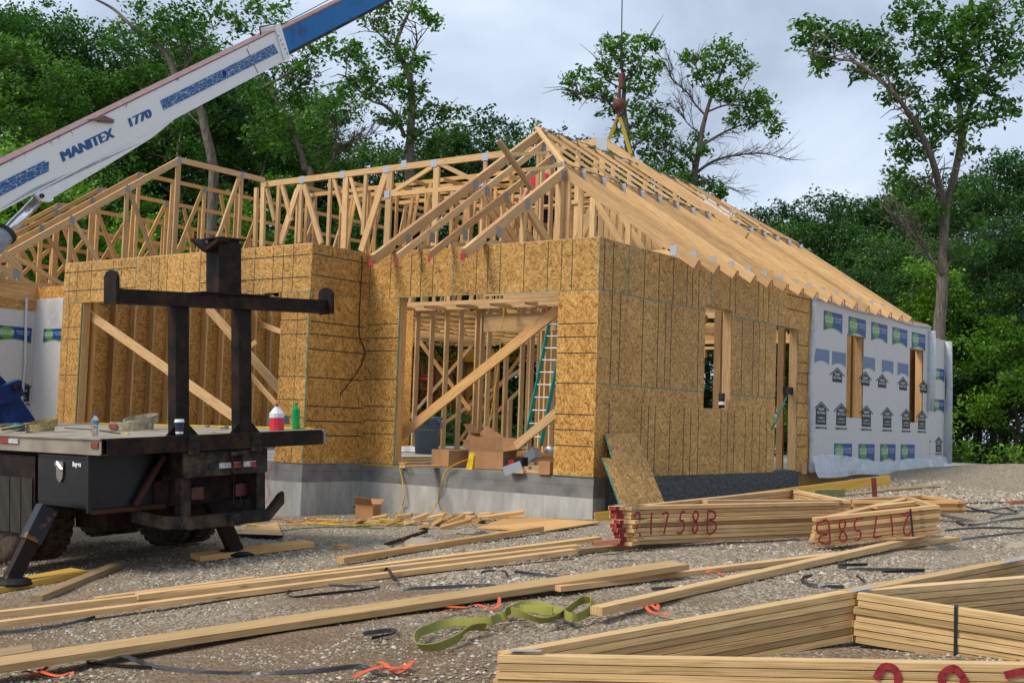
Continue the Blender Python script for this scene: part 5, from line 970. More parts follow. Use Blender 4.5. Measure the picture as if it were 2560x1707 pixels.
# nearest stack
A_ = AD(1240, 1637, 5.97); B_ = AD(2134, 1477, 6.67); C_ = AD(2640, 1382, 8.7); D_ = AD(2700, 1662, 5.2); E_ = AD(2700, 1432, 8.0); F_ = AD(2700, 1562, 6.25)
fg = stack('stacked_truss', [(A_, D_, .089), (A_ + (B_ - A_) * .02, B_, .089), (B_, C_, .089), (B_ + (E_ - B_) * .02, E_, .089), (B_ + (F_ - B_) * .012, F_, .089, -.05)], 7, 'the stack in the near right foreground', 'foreground stack of roof trusses', FG, wob=.006,
           plates_at=[(AD(1315, 1626, 5.98), D_ - A_, .16, .05), (AD(2152, 1473, 6.72), B_ - A_, .15, .06), (AD(2535, 1400, 8.1), C_ - B_, .3, .06)])
dF = (F_ - B_).normalized(); sp = B_ + dF * ((AD(2390, 1520, 6.45) - B_).dot(dF)); nF = Vector((dF.y, -dF.x, 0)).normalized(); nF = nF if nF.dot(RF) < 0 else -nF
st_ = MB().ribbon([sp + Vector((0, 0, .004)) - nF * .06, sp + Vector((0, 0, .005)) + nF * .054, sp + nF * .058 - Vector((0, 0, .27))], .019, [(0, 0, 1), (0, 0, 1), tuple(nF)], .002).build('steel_strap', STRAP); tag(st_, 'black strap binding the near right truss stack', 'strap')
# numbered stack
zt2 = .50; P2 = lambda x, y: PZ(x, y, zt2)
a2, b2, c2_, d2_, e2_ = P2(1546, 1265), P2(2104, 1254), P2(1985, 1224), P2(2112, 1249), P2(1775, 1250)
s2 = stack('stacked_truss', [(a2, b2, .089), (a2 + Vector((.1, .1, 0)), c2_, .089), (c2_, d2_, .089), (e2_ + Vector((0, .02, 0)), d2_, .089)], 9, 'the numbered stack beside the house', 'numbered stack of roof trusses', LUM, wob=.028, plates_at=[(P2(1560, 1262), b2 - a2, .2, .05), (P2(1988, 1224), c2_ - a2, .2, .06)])
dS = (b2 - a2).normalized(); nS = Vector((dS.y, -dS.x, 0)).normalized(); nS = nS if nS.dot(RF) < 0 else -nS
GL = {'2': [(0, .8), (.2, 1), (.5, .95), (.55, .7), (.3, .35), (0, .05), (.15, -.02), (.4, .1), (.7, -.02)], '1': [(.15, 1), (.1, .5), (.14, 0)], '7': [(0, .9), (.6, .95), (.45, .5), (.25, 0)], '5': [(.8, .98), (.4, .95), (.3, .62), (.62, .55), (.7, .25), (.4, .02), (0, .06)],
      '8': [(.6, .85), (.35, 1), (.05, .85), (.2, .6), (.5, .4), (.5, .12), (.25, 0), (.05, .15), (.2, .42), (.5, .62), (.65, .85)], 'B': [(0, 1), (.5, .98), (.85, .85), (.75, .65), (.2, .58), (.85, .45), (.95, .2), (.7, .02), (.05, .0), (.05, .95)]}
def graffiti(o, ux, uy, n, s, txt, parent, sw=.026, pitch=1.0, clipz=None):
    b = MB(); x = 0
    for ch in txt:
        pts = GL[ch]; P = [Vector(o) + ux * (x + px * .62) * s + uy * py * s + n * .0 for px, py in pts]
        # smooth the stroke
        Q = []
        for i in range(len(P) - 1):
            p0, p1, p2, p3 = P[max(i - 1, 0)], P[i], P[i + 1], P[min(i + 2, len(P) - 1)]
            for t in (0, .25, .5, .75): Q.append(.5 * ((2 * p1) + (p2 - p0) * t + (2 * p0 - 5 * p1 + 4 * p2 - p3) * t * t + (3 * p1 - p0 - 3 * p2 + p3) * t ** 3))
        Q.append(P[-1]); b.ribbon(Q, sw, n, .0015); x += pitch * (.62 if ch == '1' else .84)
    return b.build('spray_number', SPRAY, parent)
off2 = nS * .062
def onp(x, y, p0, n):
    d = ray(x, y); return CAM + d * ((Vector(p0) - CAM).dot(n) / d.dot(n))
graffiti(onp(1584, 1338, a2 + off2, nS), dS, Vector((0, 0, 1)), nS, .20, '21758B', s2[4], .020, 1.16)
for i in range(9):
    q = [c for c in kids(s2[i]) if c.name.startswith('chord')][0]; vs = [q.matrix_basis @ v.co for v in q.data.vertices]; lo = min(v.dot(dS) for v in vs); fr = max(v.dot(nS) for v in vs if v.dot(dS) < lo + .3)
    c0 = a2 - dS * (a2.dot(dS) - lo) ; c0 = c0 + nS * (fr - c0.dot(nS)) - Vector((0, 0, .0385 * i + .019)); MB().box(c0 + dS * (.025 + .012 * (i % 3)) + nS * .0015, dS * (.025 + .012 * (i % 3)), nS * .001, (0, 0, .0160)).build('red_paint_mark', SPRAY, s2[i]); MB().box(c0 - dS * .001 - nS * .04, dS * .001, nS * .036, (0, 0, .0160)).build('red_paint_mark', SPRAY, s2[i])
nF2 = (D_ - A_).normalized(); nF2 = Vector((nF2.y, -nF2.x, 0)).normalized(); nF2 = nF2 if nF2.dot(RF) < 0 else -nF2; dF2 = (D_ - A_).normalized()
graffiti(onp(2190, 1664, A_, nF2) + nF2 * .012 - Vector((0, 0, .27)), dF2, Vector((0, 0, 1)), nF2, .27, '287', fg[2], .032, 1.18)
# right hand stack lying the other way up
a3, b3, c3_ = AD(2040, 1294, 11.3), AD(2350, 1262, 11.5), AD(2285, 1242, 12.6); d3_ = AD(2195, 1263, 11.9)
s3 = stack('stacked_truss', [(a3, b3, .089), (a3 + Vector((.08, .1, 0)), c3_, .089), (c3_, b3 + Vector((-.02, .05, 0)), .089), (d3_, c3_.lerp(b3, .45) + Vector((0, .02, 0)), .089)], 7, 'the small stack right of the numbered one', 'small stack of roof trusses', LUM, wob=.03)
d3 = (b3 - a3).normalized(); n3 = Vector((d3.y, -d3.x, 0)).normalized(); n3 = n3 if n3.dot(RF) < 0 else -n3; u3 = n3.cross(d3); u3 = u3 if u3.z > 0 else -u3
graffiti(a3 + d3 * .90 + n3 * .046 - u3 * .035, -d3, -u3, n3, .205, '21758B', s3[3], .017, .98)
p = a3 + d3 * .92; bs = MB().ribbon([p + n3 * .036 - u3 * .002, p + n3 * .036 - u3 * .26], .02, n3, .002).build('steel_strap', STRAP); tag(bs, 'black strap around the small truss stack', 'strap')
for i, t_ in enumerate(('P80Y', 'P807', 'P801', 'P80Y', 'P807', 'P80Y')): text_mb(t_, .026, p + d3 * (.10 + .01 * (i % 2)) + n3 * .036 - u3 * (.045 + .0385 * i - .026), -d3, -u3, .0004).build('pencil_mark', BLACKL, s3[i])
# far stack
a4, b4, c4_ = AD(2132, 1250, 14.6), AD(2394, 1251, 14.5), AD(2303, 1237, 15.6)
stack('stacked_truss', [(a4, b4, .089), (a4 + Vector((-.1, .15, 0)), c4_, .089), (c4_, b4 + Vector((-.02, .06, 0)), .089)], 4, 'the far stack behind the small stack', 'far stack of roof trusses', LUM2, wob=.03)
free('dunnage', G(2290, 1352, .02), G(2345, 1346, .02), (0, 0, 1), .07, .12, GREY_L, 'dark wooden blocks under the right end of the small truss stack', 'dunnage')
# sheets
def sheet(name, pts, th, m, label, edge=None, n=(0, 0, 1), cat='plywood sheet'):
    o = MB().prism(pts, Vector(n) * th).build(name, m); tag(o, label, cat)
    if edge:
        c = sum((Vector(p) for p in pts), Vector()) / len(pts)
        a, b = Vector(pts[edge[0]]), Vector(pts[edge[1]]); nn = Vector(n).normalized(); d = (b - a).normalized(); s_ = d.cross(nn); s_ = s_ if s_.dot((a + b) / 2 - c) > 0 else -s_
        MB().box((a + b) / 2 + nn * th / 2 + s_ * .003, (b - a) / 2, nn * (th * .62), s_ * .004).build('painted_edge', edge[2], o)
    return o
sheet('plywood_sheet', [G(1191, 1321, .01), G(1365, 1329, .01), G(1500, 1307, .02), G(1281, 1292, .02)], .015, LUM2, 'rough plywood sheet lying flat below the porch foundation')
sheet('plywood_offcut', [G(570, 1338, .02), G(707, 1343, .02), G(692, 1308, .04)], .022, LUM, 'triangular plywood offcut with blue painted edge behind the outrigger', (0, 1, BLUEM))
q = [PX(1512, 1086, .03), PX(1587, 1082, .03), PX(1662, 1262, .5), PX(1566, 1272, .5)]; q[2] += (q[2] - q[1]) * .1; q[3] += (q[3] - q[0]) * .1; nn = (q[1] - q[0]).cross(q[3] - q[0]).normalized(); nn = nn if nn.dot(CAM - q[0]) > 0 else -nn
sheet('leaning_board', q, .012, OSB, 'large strand board offcut with teal edge leaning on the side wall', (0, 3, TEAL), nn, 'strand board')
q = [PX(1505, 1145, .2), PX(1532, 1147, .2), PX(1575, 1262, .56), PX(1548, 1264, .56)]; nn = (q[1] - q[0]).cross(q[3] - q[0]).normalized(); nn = nn if nn.dot(CAM - q[0]) > 0 else -nn
sheet('leaning_board', q, .012, OSB, 'narrow strand board strip leaning in front of the large one', (0, 3, TEAL), nn, 'strand board')

# ================================================================== STRAPS, RIBBONS, SLING, CORDS
def gpath(pts, up=.012, sub=5, lift=None):
    P = [G(x, y) for x, y in pts]; Q = []
    for i in range(len(P) - 1):
        p0, p1, p2, p3 = P[max(i - 1, 0)], P[i], P[i + 1], P[min(i + 2, len(P) - 1)]
        for k in range(sub): t = k / sub; Q.append(.5 * ((2 * p1) + (p2 - p0) * t + (2 * p0 - 5 * p1 + 4 * p2 - p3) * t * t + (3 * p1 - p0 - 3 * p2 + p3) * t ** 3))
    Q.append(P[-1])
    return [q + Vector((0, 0, up + (lift(i / len(Q)) if lift else 0))) for i, q in enumerate(Q)]
def strap(pts, label, w_=.019, edge=True, up=.016, sub=3, m=STRAP, name='steel_strap', cat='strap', grp='black straps strewn on the ground', lift=None, th=.0015):
    Q = gpath(pts, up, sub, lift); ups = []
    for i in range(len(Q)):
        d = (Q[min(i + 1, len(Q) - 1)] - Q[max(i - 1, 0)]).normalized(); k = .75 + .25 * math.sin(i * .7)
        s_ = d.cross(Vector((0, 0, 1))).normalized(); ups.append((s_ * (k if edge else .25) + Vector((0, 0, 1 - k * .8 if edge else 1))).normalized())
    return tag(MB().ribbon(Q, w_, ups, th).build(name, m), label, cat, grp)
strap([(-20, 1587), (60, 1582), (122, 1575), (180, 1562), (238, 1547)], 'black strap lying at the far left under the long studs', .022)
strap([(822, 1468), (880, 1470), (950, 1471), (900, 1480), (800, 1490), (735, 1497), (717, 1489), (726, 1480)], 'black strap bent into a long hook below the parallel studs', .022)
strap([(958, 1449), (966, 1438), (986, 1470), (990, 1452)], 'small black strap loop standing up left of centre', .028, lift=lambda t: .05 * math.sin(t * 3.1))
strap([(1006, 1477), (1110, 1472), (1225, 1467), (1243, 1473)], 'straight black strap lying on the wide plank edge', .022)
strap([(1204, 1453), (1206, 1440), (1256, 1437), (1270, 1449)], 'small arched black strap above the wide plank', .018, lift=lambda t: .02 * math.sin(t * 3.1))
strap([(1285, 1433), (1320, 1437), (1396, 1446)], 'short black strap right of the arched one', .022)
strap([(908, 1590), (975, 1581), (988, 1588), (929, 1601)], 'short folded black strap left of the olive sling', .026)
strap([(379, 1675), (300, 1671), (226, 1664), (218, 1656), (250, 1646), (300, 1643), (390, 1672), (520, 1688), (650, 1690), (800, 1682), (898, 1672), (945, 1688)], 'long black strap curving along the bottom of the foreground', .024, sub=4)
strap([(2169, 1415), (2095, 1418), (2140, 1426), (2230, 1428), (2312, 1430), (2205, 1434)], 'flattened black strap loop beyond the near truss stack', .026)
strap([(2031, 1443), (2005, 1449), (2011, 1461), (2045, 1469), (2110, 1472)], 'curled black strap end behind the near truss stack', .024); strap([(2140, 1443), (2162, 1459)], 'short black strap scrap beside the curled strap end', .02); strap([(1629, 1477), (1688, 1474)], 'short black strap between the two right hand studs', .022)
cv = lambda L_: [(2000 + x / 4.2, 1180 + y / 4.2) for x, y in L_]
strap(cv([(1680, 342), (1900, 335), (2220, 325)]), 'highest black strap running right from the far stack', .024); strap(cv([(1690, 350), (1850, 405), (2150, 452), (2300, 440), (2150, 388)]), 'black strap crossing down right from the far stack', .024); strap(cv([(1680, 408), (1870, 424), (2150, 388), (2400, 380)]), 'black strap running under the highest one', .024)
strap(cv([(1640, 535), (1720, 565), (1880, 562), (2130, 520), (2400, 492)]), 'thick black strap in the middle of the right hand tangle', .03); strap(cv([(1520, 625), (1900, 597), (2400, 605)]), 'nearly straight black strap right of the small stack', .022); strap(cv([(1700, 722), (2000, 682), (2400, 640)]), 'lowest black strap at the right edge', .024); strap(cv([(1990, 505), (2100, 470), (2240, 430), (2330, 405), (2400, 395)]), 'black strap rising to the right picture edge', .024)
og = 'orange flagging ribbons on the ground'
o_ = lambda pts, lab: strap(pts, lab, .022, False, .02, 4, ORANGE, 'flagging_ribbon', 'ribbon', og, lambda t: .012 * math.sin(t * 9) + .012)
o_([(969, 1541), (985, 1535), (1021, 1529), (1075, 1523), (1132, 1524), (1170, 1530), (1130, 1538), (1098, 1547)], 'long crumpled orange ribbon below the wide plank'); o_([(1178, 1526), (1210, 1529), (1243, 1525), (1248, 1508)], 'orange ribbon with upturned end right of the long one')
o_([(883, 1708), (937, 1690), (985, 1686), (1013, 1673), (1017, 1684), (975, 1690), (937, 1683)], 'orange ribbon bow at the bottom centre'); o_([(937, 1673), (964, 1678), (1000, 1690), (1034, 1671)], 'orange ribbon end crossing the bottom bow')
o_([(48, 1696), (80, 1697), (100, 1693), (119, 1686)], 'orange ribbon knot end at the bottom left'); o_([(92, 1688), (103, 1697), (140, 1698), (176, 1695), (178, 1706)], 'orange ribbon strip right of the bottom left knot')
o_([(1600, 1515), (1617, 1534), (1640, 1541), (1671, 1554)], 'orange ribbon under the sloping stud'); o_([(1612, 1522), (1640, 1530), (1645, 1527)], 'short orange ribbon tail under the sloping stud'); o_([(1765, 1441), (1795, 1438), (1809, 1449)], 'small orange ribbon between the two right hand studs')
sling = [(1600, 1215), (1500, 1245), (1420, 1290), (1290, 1345), (1170, 1345), (1150, 1300), (1215, 1235), (1340, 1190), (1470, 1180), (1640, 1195), (1690, 1155), (1735, 1140), (1750, 1105), (1900, 1085), (2050, 1110), (2170, 1175), (2280, 1130), (2300, 1080), (2210, 1075), (2120, 1135), (2000, 1190), (1850, 1175), (1770, 1140), (1830, 1110), (1950, 1120), (2040, 1150)]
Q = gpath([(600 + x / 2.613, 1120 + y / 2.613) for x, y in sling], .03, 5); ups = []
for i, q in enumerate(Q):
    d = (Q[min(i + 1, len(Q) - 1)] - Q[max(i - 1, 0)]).normalized(); s_ = d.cross(Vector((0, 0, 1))).normalized(); a = i * .23; ups.append((s_ * (.85 + .1 * math.sin(a)) + Vector((0, 0, .35 + .3 * math.sin(a * 1.7)))).normalized()); q.z += .012 + .022 * max(0, math.sin(i * .31)) + (.02 if i > 70 else 0)
tag(MB().ribbon(Q, .052, ups, .006).build('lifting_sling', WEB), 'knotted olive webbing sling lying in the foreground dirt', 'sling')
def cord(pts, m, label, r=.007, mode=None):
    P = [Vector(p) for p in pts]; Q = []
    for i in range(len(P) - 1):
        p0, p1, p2, p3 = P[max(i - 1, 0)], P[i], P[i + 1], P[min(i + 2, len(P) - 1)]
        for k in range(6): t = k / 6; Q.append(.5 * ((2 * p1) + (p2 - p0) * t + (2 * p0 - 5 * p1 + 4 * p2 - p3) * t * t + (3 * p1 - p0 - 3 * p2 + p3) * t ** 3))
    Q.append(P[-1]); return tag(MB().tube(Q, r, 6).build('extension_cord', m, smooth=True), label, 'cord', None)
cord([PZ(1030, 1150, Z1 + .01), PY(1017, 1157, -.01) , PY(1000, 1166, -.03), PY(1006, 1200, -.05), PY(1010, 1246, -.07), PY(1000, 1278, -.15), G(985, 1299, .02), G(940, 1306, .02)], YCORD, 'yellow cord hanging down the left of the porch foundation', .009)
cord([PZ(1172, 1147, Z1 + .13), PY(1140, 1160, -.01), PY(1115, 1177, -.04), PY(1102, 1215, -.06), PY(1090, 1262, -.08), G(1062, 1294, .02), G(1020, 1306, .02), G(985, 1310, .02)], YCORD, 'yellow cord looping from the cardboard boxes to the ground', .009)
cord([G(560, 1300, .02), G(640, 1312, .02), G(720, 1310, .03), G(800, 1307, .03), G(860, 1303, .03), G(930, 1296, .03), G(1020, 1305, .02), G(880, 1312, .02), G(770, 1305, .03), G(790, 1298, .03), G(850, 1300, .03)], YCORD, 'yellow cord tangle running along the foundation foot', .009)
cord([G(500, 1308, .02), G(560, 1316, .02), G(690, 1296, .02), G(740, 1306, .02), G(780, 1294, .05), G(800, 1304, .02), G(850, 1312, .02), G(890, 1306, .02)], OCORD, 'orange cord tangled with the yellow one', .007)
cord([G(700, 1327, .02), G(760, 1320, .02), G(850, 1316, .02), G(900, 1318, .02), G(960, 1320, .02)], GCORD, 'dark green cord along the gravel in front of the tangle', .007)
cord([PY(683, 1150, -1.23), PY(668, 1200, -1.3), PY(672, 1240, -1.35), G(640, 1292, .02)], OCORD, 'orange cord dangling by the garage door corner', .006)
cord([G(470, 1368, .02), G(540, 1352, .02), G(600, 1340, .02)], KHAKI, 'thin tan rope on the gravel under the truck bumper', .006)
cord([PX(905, 640, XW + .02), PX(905, 660, XW + .03), PX(899, 780, XW + .02), PX(899, 840, XW + .02), PX(912, 880, XW + .02), PX(896, 925, XW + .02), PX(851, 985, XW + .02)], KCORD, 'black cord hanging down the recessed strand board wall', .008)
cord([PY(1266, 735, YI - .4), PY(1255, 820, YI - .4), PY(1245, 920, YI - .4), PY(1230, 1020, YI - .4), PY(1213, 1120, YI - .4)], YCORD, 'thin yellow cord hanging inside the porch', .01)

# ================================================================== DEBRIS AND PORCH CONTENTS
nl = ['half hidden', 'pale', 'end cut', 'tilted', 'short', 'small', 'long', 'knotty']
ORN = ['first', 'second', 'third', 'fourth', 'fifth', 'sixth', 'seventh', 'eighth', 'ninth', 'tenth', 'eleventh', 'twelfth', 'thirteenth', 'fourteenth', 'fifteenth', 'sixteenth', 'seventeenth', 'eighteenth', 'nineteenth', 'twentieth', 'twenty first', 'twenty second', 'twenty third', 'last']
spots = [(925, 1305, .3), (948, 1298, .2), (985, 1312, .22), (1012, 1290, .2), (1030, 1310, .22), (1050, 1300, .2), (1068, 1310, .25), (1090, 1296, .22), (1098, 1312, .18), (1108, 1302, .16), (1125, 1294, .3), (1140, 1306, .2), (1150, 1290, .3), (1165, 1302, .28), (1180, 1312, .2), (1190, 1296, .3), (1205, 1305, .22), (1140, 1318, .35), (1060, 1318, .2), (1215, 1290, .3), (900, 1310, .25), (1170, 1286, .2), (1105, 1288, .25), (1240, 1297, .7)]
for i, (x, y, L_) in enumerate(spots):
    c = G(x, y, .02); a = random.uniform(-.7, .7); d = Vector((math.cos(a), math.sin(a), random.uniform(-.08, .08)))
    free('offcut_block', c - d * L_ / 2, c + d * L_ / 2 + Vector((0, 0, .02 + .03 * (i % 3))), (-d.y, d.x, .2 * (i % 2)), .089, .04, (LUM, FG, LUM2)[i % 3], 'pine offcut in the scrap pile below the porch, %s from the left' % (ORN[sorted(spots).index((x, y, L_))]), 'offcut', 'pine offcuts piled below the porch')
c = G(868, 1278, .0); free('offcut_block', c + Vector((-.22, 0, .06)), c + Vector((.2, -.05, .05)), (0, 0, 1), .11, .2, LUM, 'thick pine block left of the small cardboard box', 'offcut')
def carton(c, ux, w_, d_, h_, label, flaps=(), lean=0, m=CARD, name='cardboard_box'):
    ux = Vector(ux).normalized(); uy = Vector((-ux.y, ux.x, 0)); uz = Vector((0, 0, 1))
    if lean: uz = (uz + ux * lean).normalized(); ux = (ux - uz * ux.dot(uz)).normalized()
    c = Vector(c); t = thing(name, label, 'box', c); b = MB(); th = .006
    b.box(c + uz * th / 2, ux * w_ / 2, uy * d_ / 2, uz * th / 2)
    for s_ in (-1, 1): b.box(c + ux * (w_ / 2 - th / 2) * s_ + uz * h_ / 2, ux * th / 2, uy * d_ / 2, uz * h_ / 2); b.box(c + uy * (d_ / 2 - th / 2) * s_ + uz * h_ / 2, ux * (w_ / 2 - th), uy * th / 2, uz * h_ / 2)
    b.build('box_body', m, t)
    for (k, ang) in flaps:
        o, dr, ln, wid = {'l': (-ux * w_ / 2, -ux, d_ / 2, uy), 'r': (ux * w_ / 2, ux, d_ / 2, uy), 'f': (-uy * d_ / 2, -uy, w_ / 2, ux), 'b': (uy * d_ / 2, uy, w_ / 2, ux)}[k]
        fd = dr * math.cos(ang) + uz * math.sin(ang); MB().box(c + o + uz * h_ + fd * d_ * .24, fd * d_ * .24, wid * ln * .96, fd.cross(wid) * .002).build('box_flap', m, t)
    if not flaps: MB().box(c + uz * (h_ + .002), ux * w_ / 2, uy * d_ / 2, uz * .002).build('box_lid', m, t)
    return t
XD = Vector((1, 0, 0))
carton(G(920, 1293), XD + Vector((0, .3, 0)), .26, .26, .18, 'small open cardboard box on the ground by the recess', (('l', -.5), ('f', .9), ('b', .5)))
b1 = carton(PZ(1124, 1166, Z1), XD + Vector((0, -.25, 0)), .42, .36, .24, 'closed cardboard box at the left edge of the porch slab', ())
carton(PZ(1232, 1172, Z1), XD + Vector((0, .15, 0)), .54, .42, .26, 'large torn cardboard box with plastic film in the porch middle', (('l', .8), ('b', 1.2), ('r', .2), ('f', 1.4)))
carton(PZ(1158, 1150, Z1) + Vector((.05, .35, .12)), XD + Vector((0, .2, 0)), .50, .40, .26, 'open cardboard box tipped on its side behind the other boxes', (('l', .4), ('b', 1.0), ('f', .2)), lean=.55)
p = PZ(1168, 1150, Z1) + Vector((.0, .1, .3)); tag(MB().box(p, Vector((.04, 0, .12)), Vector((0, .03, 0)), Vector((.04, 0, -.012))).build('product_carton', GREENL), 'narrow green printed carton sticking out of the tipped box', 'carton')
carton(PZ(1368, 1186, Z1), XD, .18, .15, .17, 'small brown box at the right edge of the porch slab', ())
p = PZ(1173, 1173, Z1); q = MB().prism([p + Vector((-.06, 0, 0)), p + Vector((.05, 0, .0)), p + Vector((.07, 0, .2)), p + Vector((.02, 0, .24)), p + Vector((-.01, 0, .2))], (0, .05, 0)).build('snack_bag', YELP); tag(q, 'yellow snack bag standing between the two front boxes', 'bag')
p = PZ(1260, 1186, Z1); q = MB().board(p + Vector((-.0, 0, .04)), p + Vector((.2, .1, .13)), (0, 0, 1), .12, .05).build('gutter_elbow', PLATE); tag(q, 'shiny folded metal bracket in front of the torn box', 'metal bracket')
p = PZ(1290, 1178, Z1); q = merge(MB().box(p + Vector((0, 0, .12)), (.15, 0, .02), (0, .07, 0), (0, 0, .06))).build('product_carton', KCORD); tag(q, 'black printed hardware carton lying on the offcuts', 'carton'); MB().box(p + Vector((-.04, -.073, .12)), (.05, 0, .007), (0, .001, 0), (0, 0, .04)).build('printed_panel', REDREF, q)
p = PZ(1330, 1165, Z1); q = MB().box(p + Vector((0, 0, .17)), (.09, 0, .05), (0, .08, 0), (-.03, 0, .07)).build('film_wrapped_part', PLATE); tag(q, 'film wrapped grey part on the offcut pile', 'packaging')
p = PZ(1370, 1160, Z1); q = MB().tube([p + Vector((-.05, 0, .22)), p + Vector((.02, -.02, .26)), p + Vector((.12, 0, .2))], [.05, .06, .05], 10).build('metal_fitting', PLATE, smooth=True); tag(q, 'round galvanised fitting near the right opening post', 'fitting')
for i in range(7):
    p = PZ(1290 + 14 * i, 1182 - 3 * (i % 3), Z1); free('offcut_block', p + Vector((-.12, 0, .02 + .04 * (i % 3))), p + Vector((.12, .03, .02 + .04 * (i % 3))), (0, 1, 0), .09, .038, LUM, ORN[i] + ' pine offcut from the left at the right of the porch slab', 'offcut', 'pine offcuts on the porch slab')
for i in range(5): zz_ = Vector((0, 0, .02 + .039 * i)); p, q = PZ(1200, 1158, Z1) + zz_, PZ(1392, 1158, Z1) + zz_; free('stacked_board', p + Vector((.1 * (i % 2), .1 * i, 0)), q + Vector((0, .1 * i, 0)), (0, 1, 0), .14, .038, (LUM, LUM2)[i % 2], ('lowest', 'second lowest', 'middle', 'second highest', 'top')[i] + ' board of the pile inside the porch right', 'board', 'boards piled inside the porch')
for i, (x0, x1, y) in enumerate(((1005, 1100, 1166), (1003, 1110, 1158), (1010, 1075, 1150), (1000, 1090, 1144))): free('porch_board', PZ(x0, y, Z1 + .02 + .012 * i), PZ(x1, y - 1, Z1 + .02 + .012 * i), (0, 1, 0), .1, .03, (LUM, LUM2)[i % 2], ('nearest', 'second nearest', 'third', 'farthest')[i] + ' flat board at the left of the porch slab', 'board', 'boards lying at the porch left')
p = PZ(1040, 1130, Z1); tag(MB().box(p + Vector((0, 0, .06)), (.35, 0, .0), (0, .2, 0), (0, 0, .05)).build('white_bag', WHITEM), 'white plastic bag on the slab left of the bin', 'bag')
p = PZ(1066, 1134, Z1); t = thing('trash_bin', 'slate blue plastic trash bin with a yellow cord around it in the porch', 'bin', p); Z_ = (0, 0, 1)
MB().lathe(p, [(0, 0), (.225, 0), (.27, .66), (.295, .67), (.295, .72), (.27, .73), (.25, .73), (.21, .03), (0, .03)], 28).build('bin_body', BINM, t, smooth=True); MB().tube([p + Vector((.25 * math.cos(a), .25 * math.sin(a), .47)) for a in np.linspace(0, 6.28, 25)], .008, 6).build('tied_cord', YCORD, t)
for s_ in (-1, 1): MB().tube([p + Vector((.29 * s_, -.06, .68)), p + Vector((.36 * s_, 0, .62)), p + Vector((.36 * s_, 0, .52)), p + Vector((.27 * s_, .05, .55))], .02, 6).build('handle', BINM, t)
text_mb('BRUTE', .075, p + Vector((.12, -.262, .58)), (1, .25, 0), Z_, .002, bold=.003).build('moulded_lettering', KCORD, t)
p = PZ(1226, 1140, Z1); t = thing('mop_bucket', 'yellow plastic bucket standing behind the boxes', 'bucket', p); MB().lathe(p, [(0, 0), (.12, 0), (.15, .3), (.16, .3), (.13, .02), (0, .02)], 16).build('bucket_body', YELP, t, smooth=True); MB().tube([p + Vector((-.15, 0, .3)), p + Vector((-.05, 0, .42)), p + Vector((.05, 0, .42)), p + Vector((.15, 0, .3))], .008, 6).build('handle', YELP, t)
# ladder
def ladder(bl, tl_, br_, tr_2, n, label, grp=None):
    t = thing('ladder', label, 'ladder', bl, grp)
    for a, b in ((bl, tl_), (br_, tr_2)): MB().board(a, b, (0, 1, .2), .085, .03).build('rail', GREENL, t)
    for i in range(n): f_ = (i + .6) / n; MB().tube([bl.lerp(tl_, f_), br_.lerp(tr_2, f_)], .016, 8).build('rung', ALUR, t)
y0 = 6.0; y1 = 7.9
ladder(PY(1312, 1112, y0), PY(1375, 800, y1), PY(1352, 1112, y0), PY(1415, 800, y1), 10, 'green fibreglass ladder leaning inside the right of the porch')
# scaffold
y0 = 15.5; t = thing('scaffold_frame', 'red painted scaffold frame standing in the far room', 'scaffold', PY(1045, 1110, y0))
for x in (1010, 1080): a, b = PY(x - 3, 1115, y0), PY(x + 4, 925, y0); MB().tube([a, b], .03, 8).build('upright', SCAF, t)
for y in (938, 948, 972, 1000, 1030, 1062, 1095): a, b = PY(1009, y, y0), PY(1081, y, y0); MB().tube([a, b], .022 if y != 948 else .06, 8).build('rung', SCAF, t)
# side window items
p = PX(1804, 1020, -.08); q = MB().lathe(p, [(0, 0), (.045, 0), (.05, .23), (.0, .23)], 14).build('paper_cup', KCORD, smooth=True); tag(q, 'black cup with white band standing in the side window', 'cup'); MB().lathe(p + Vector((0, 0, .05)), [(.048, 0), (.050, .05)], 14).build('cup_band', WHITEM, q)
a, b = PX(1932, 1072, .03), PX(1969, 985, -.1); t = thing('push_broom', 'green handled broom leaning in the side doorway', 'broom', a); MB().tube([a, b], .014, 8).build('handle', GREENL, t); MB().box(b + Vector((0, .02, .06)), (.03, 0, 0), (0, .16, 0), (0, 0, .06)).build('broom_head', KCORD, t)
# rocks
for i, (x, y, r) in enumerate(((1170, 1334, .14), (1205, 1340, .12), (1058, 1366, .2), (1000, 1366, .06), (960, 1370, .08), (1090, 1360, .07), (548, 1361, .07), (2543, 1368, .13), (1180, 1345, .07))):
    c = G(x, y); b = MB(); b.lathe(c - Vector((0, 0, .02)), [(r * .9, 0), (r, r * .2), (r * .7, r * .5), (r * .2, r * .62), (0, r * .6)], 7)
    b.v = [tuple(Vector(v) + Vector((random.uniform(-1, 1), random.uniform(-1, 1), random.uniform(-.5, .5))) * r * .16) for v in b.v]
    tag(b.build('rock', STONE if i != 1 else plain('dark_rock', (.09, .08, .07), .9)), ('pale jagged rock between scrap pile and tan stud', 'dark rock right of the pale jagged rock', 'largest flat grey rock behind the tan stud', 'small brown rock left of the flat grey rock', 'brown rock by the rusty bar end', 'small rock at the right tip of the flat rock', 'rock beside the right outrigger leg', 'rounded tan rock near the right edge', 'small rock under the dark rock')[i], 'rock')
free('rusty_rod', G(963, 1361, .03), G(1067, 1327, .05), (0, 0, 1), .03, .03, OUTR2, 'rusty orange rod lying on the gravel left of the rocks', 'rod')
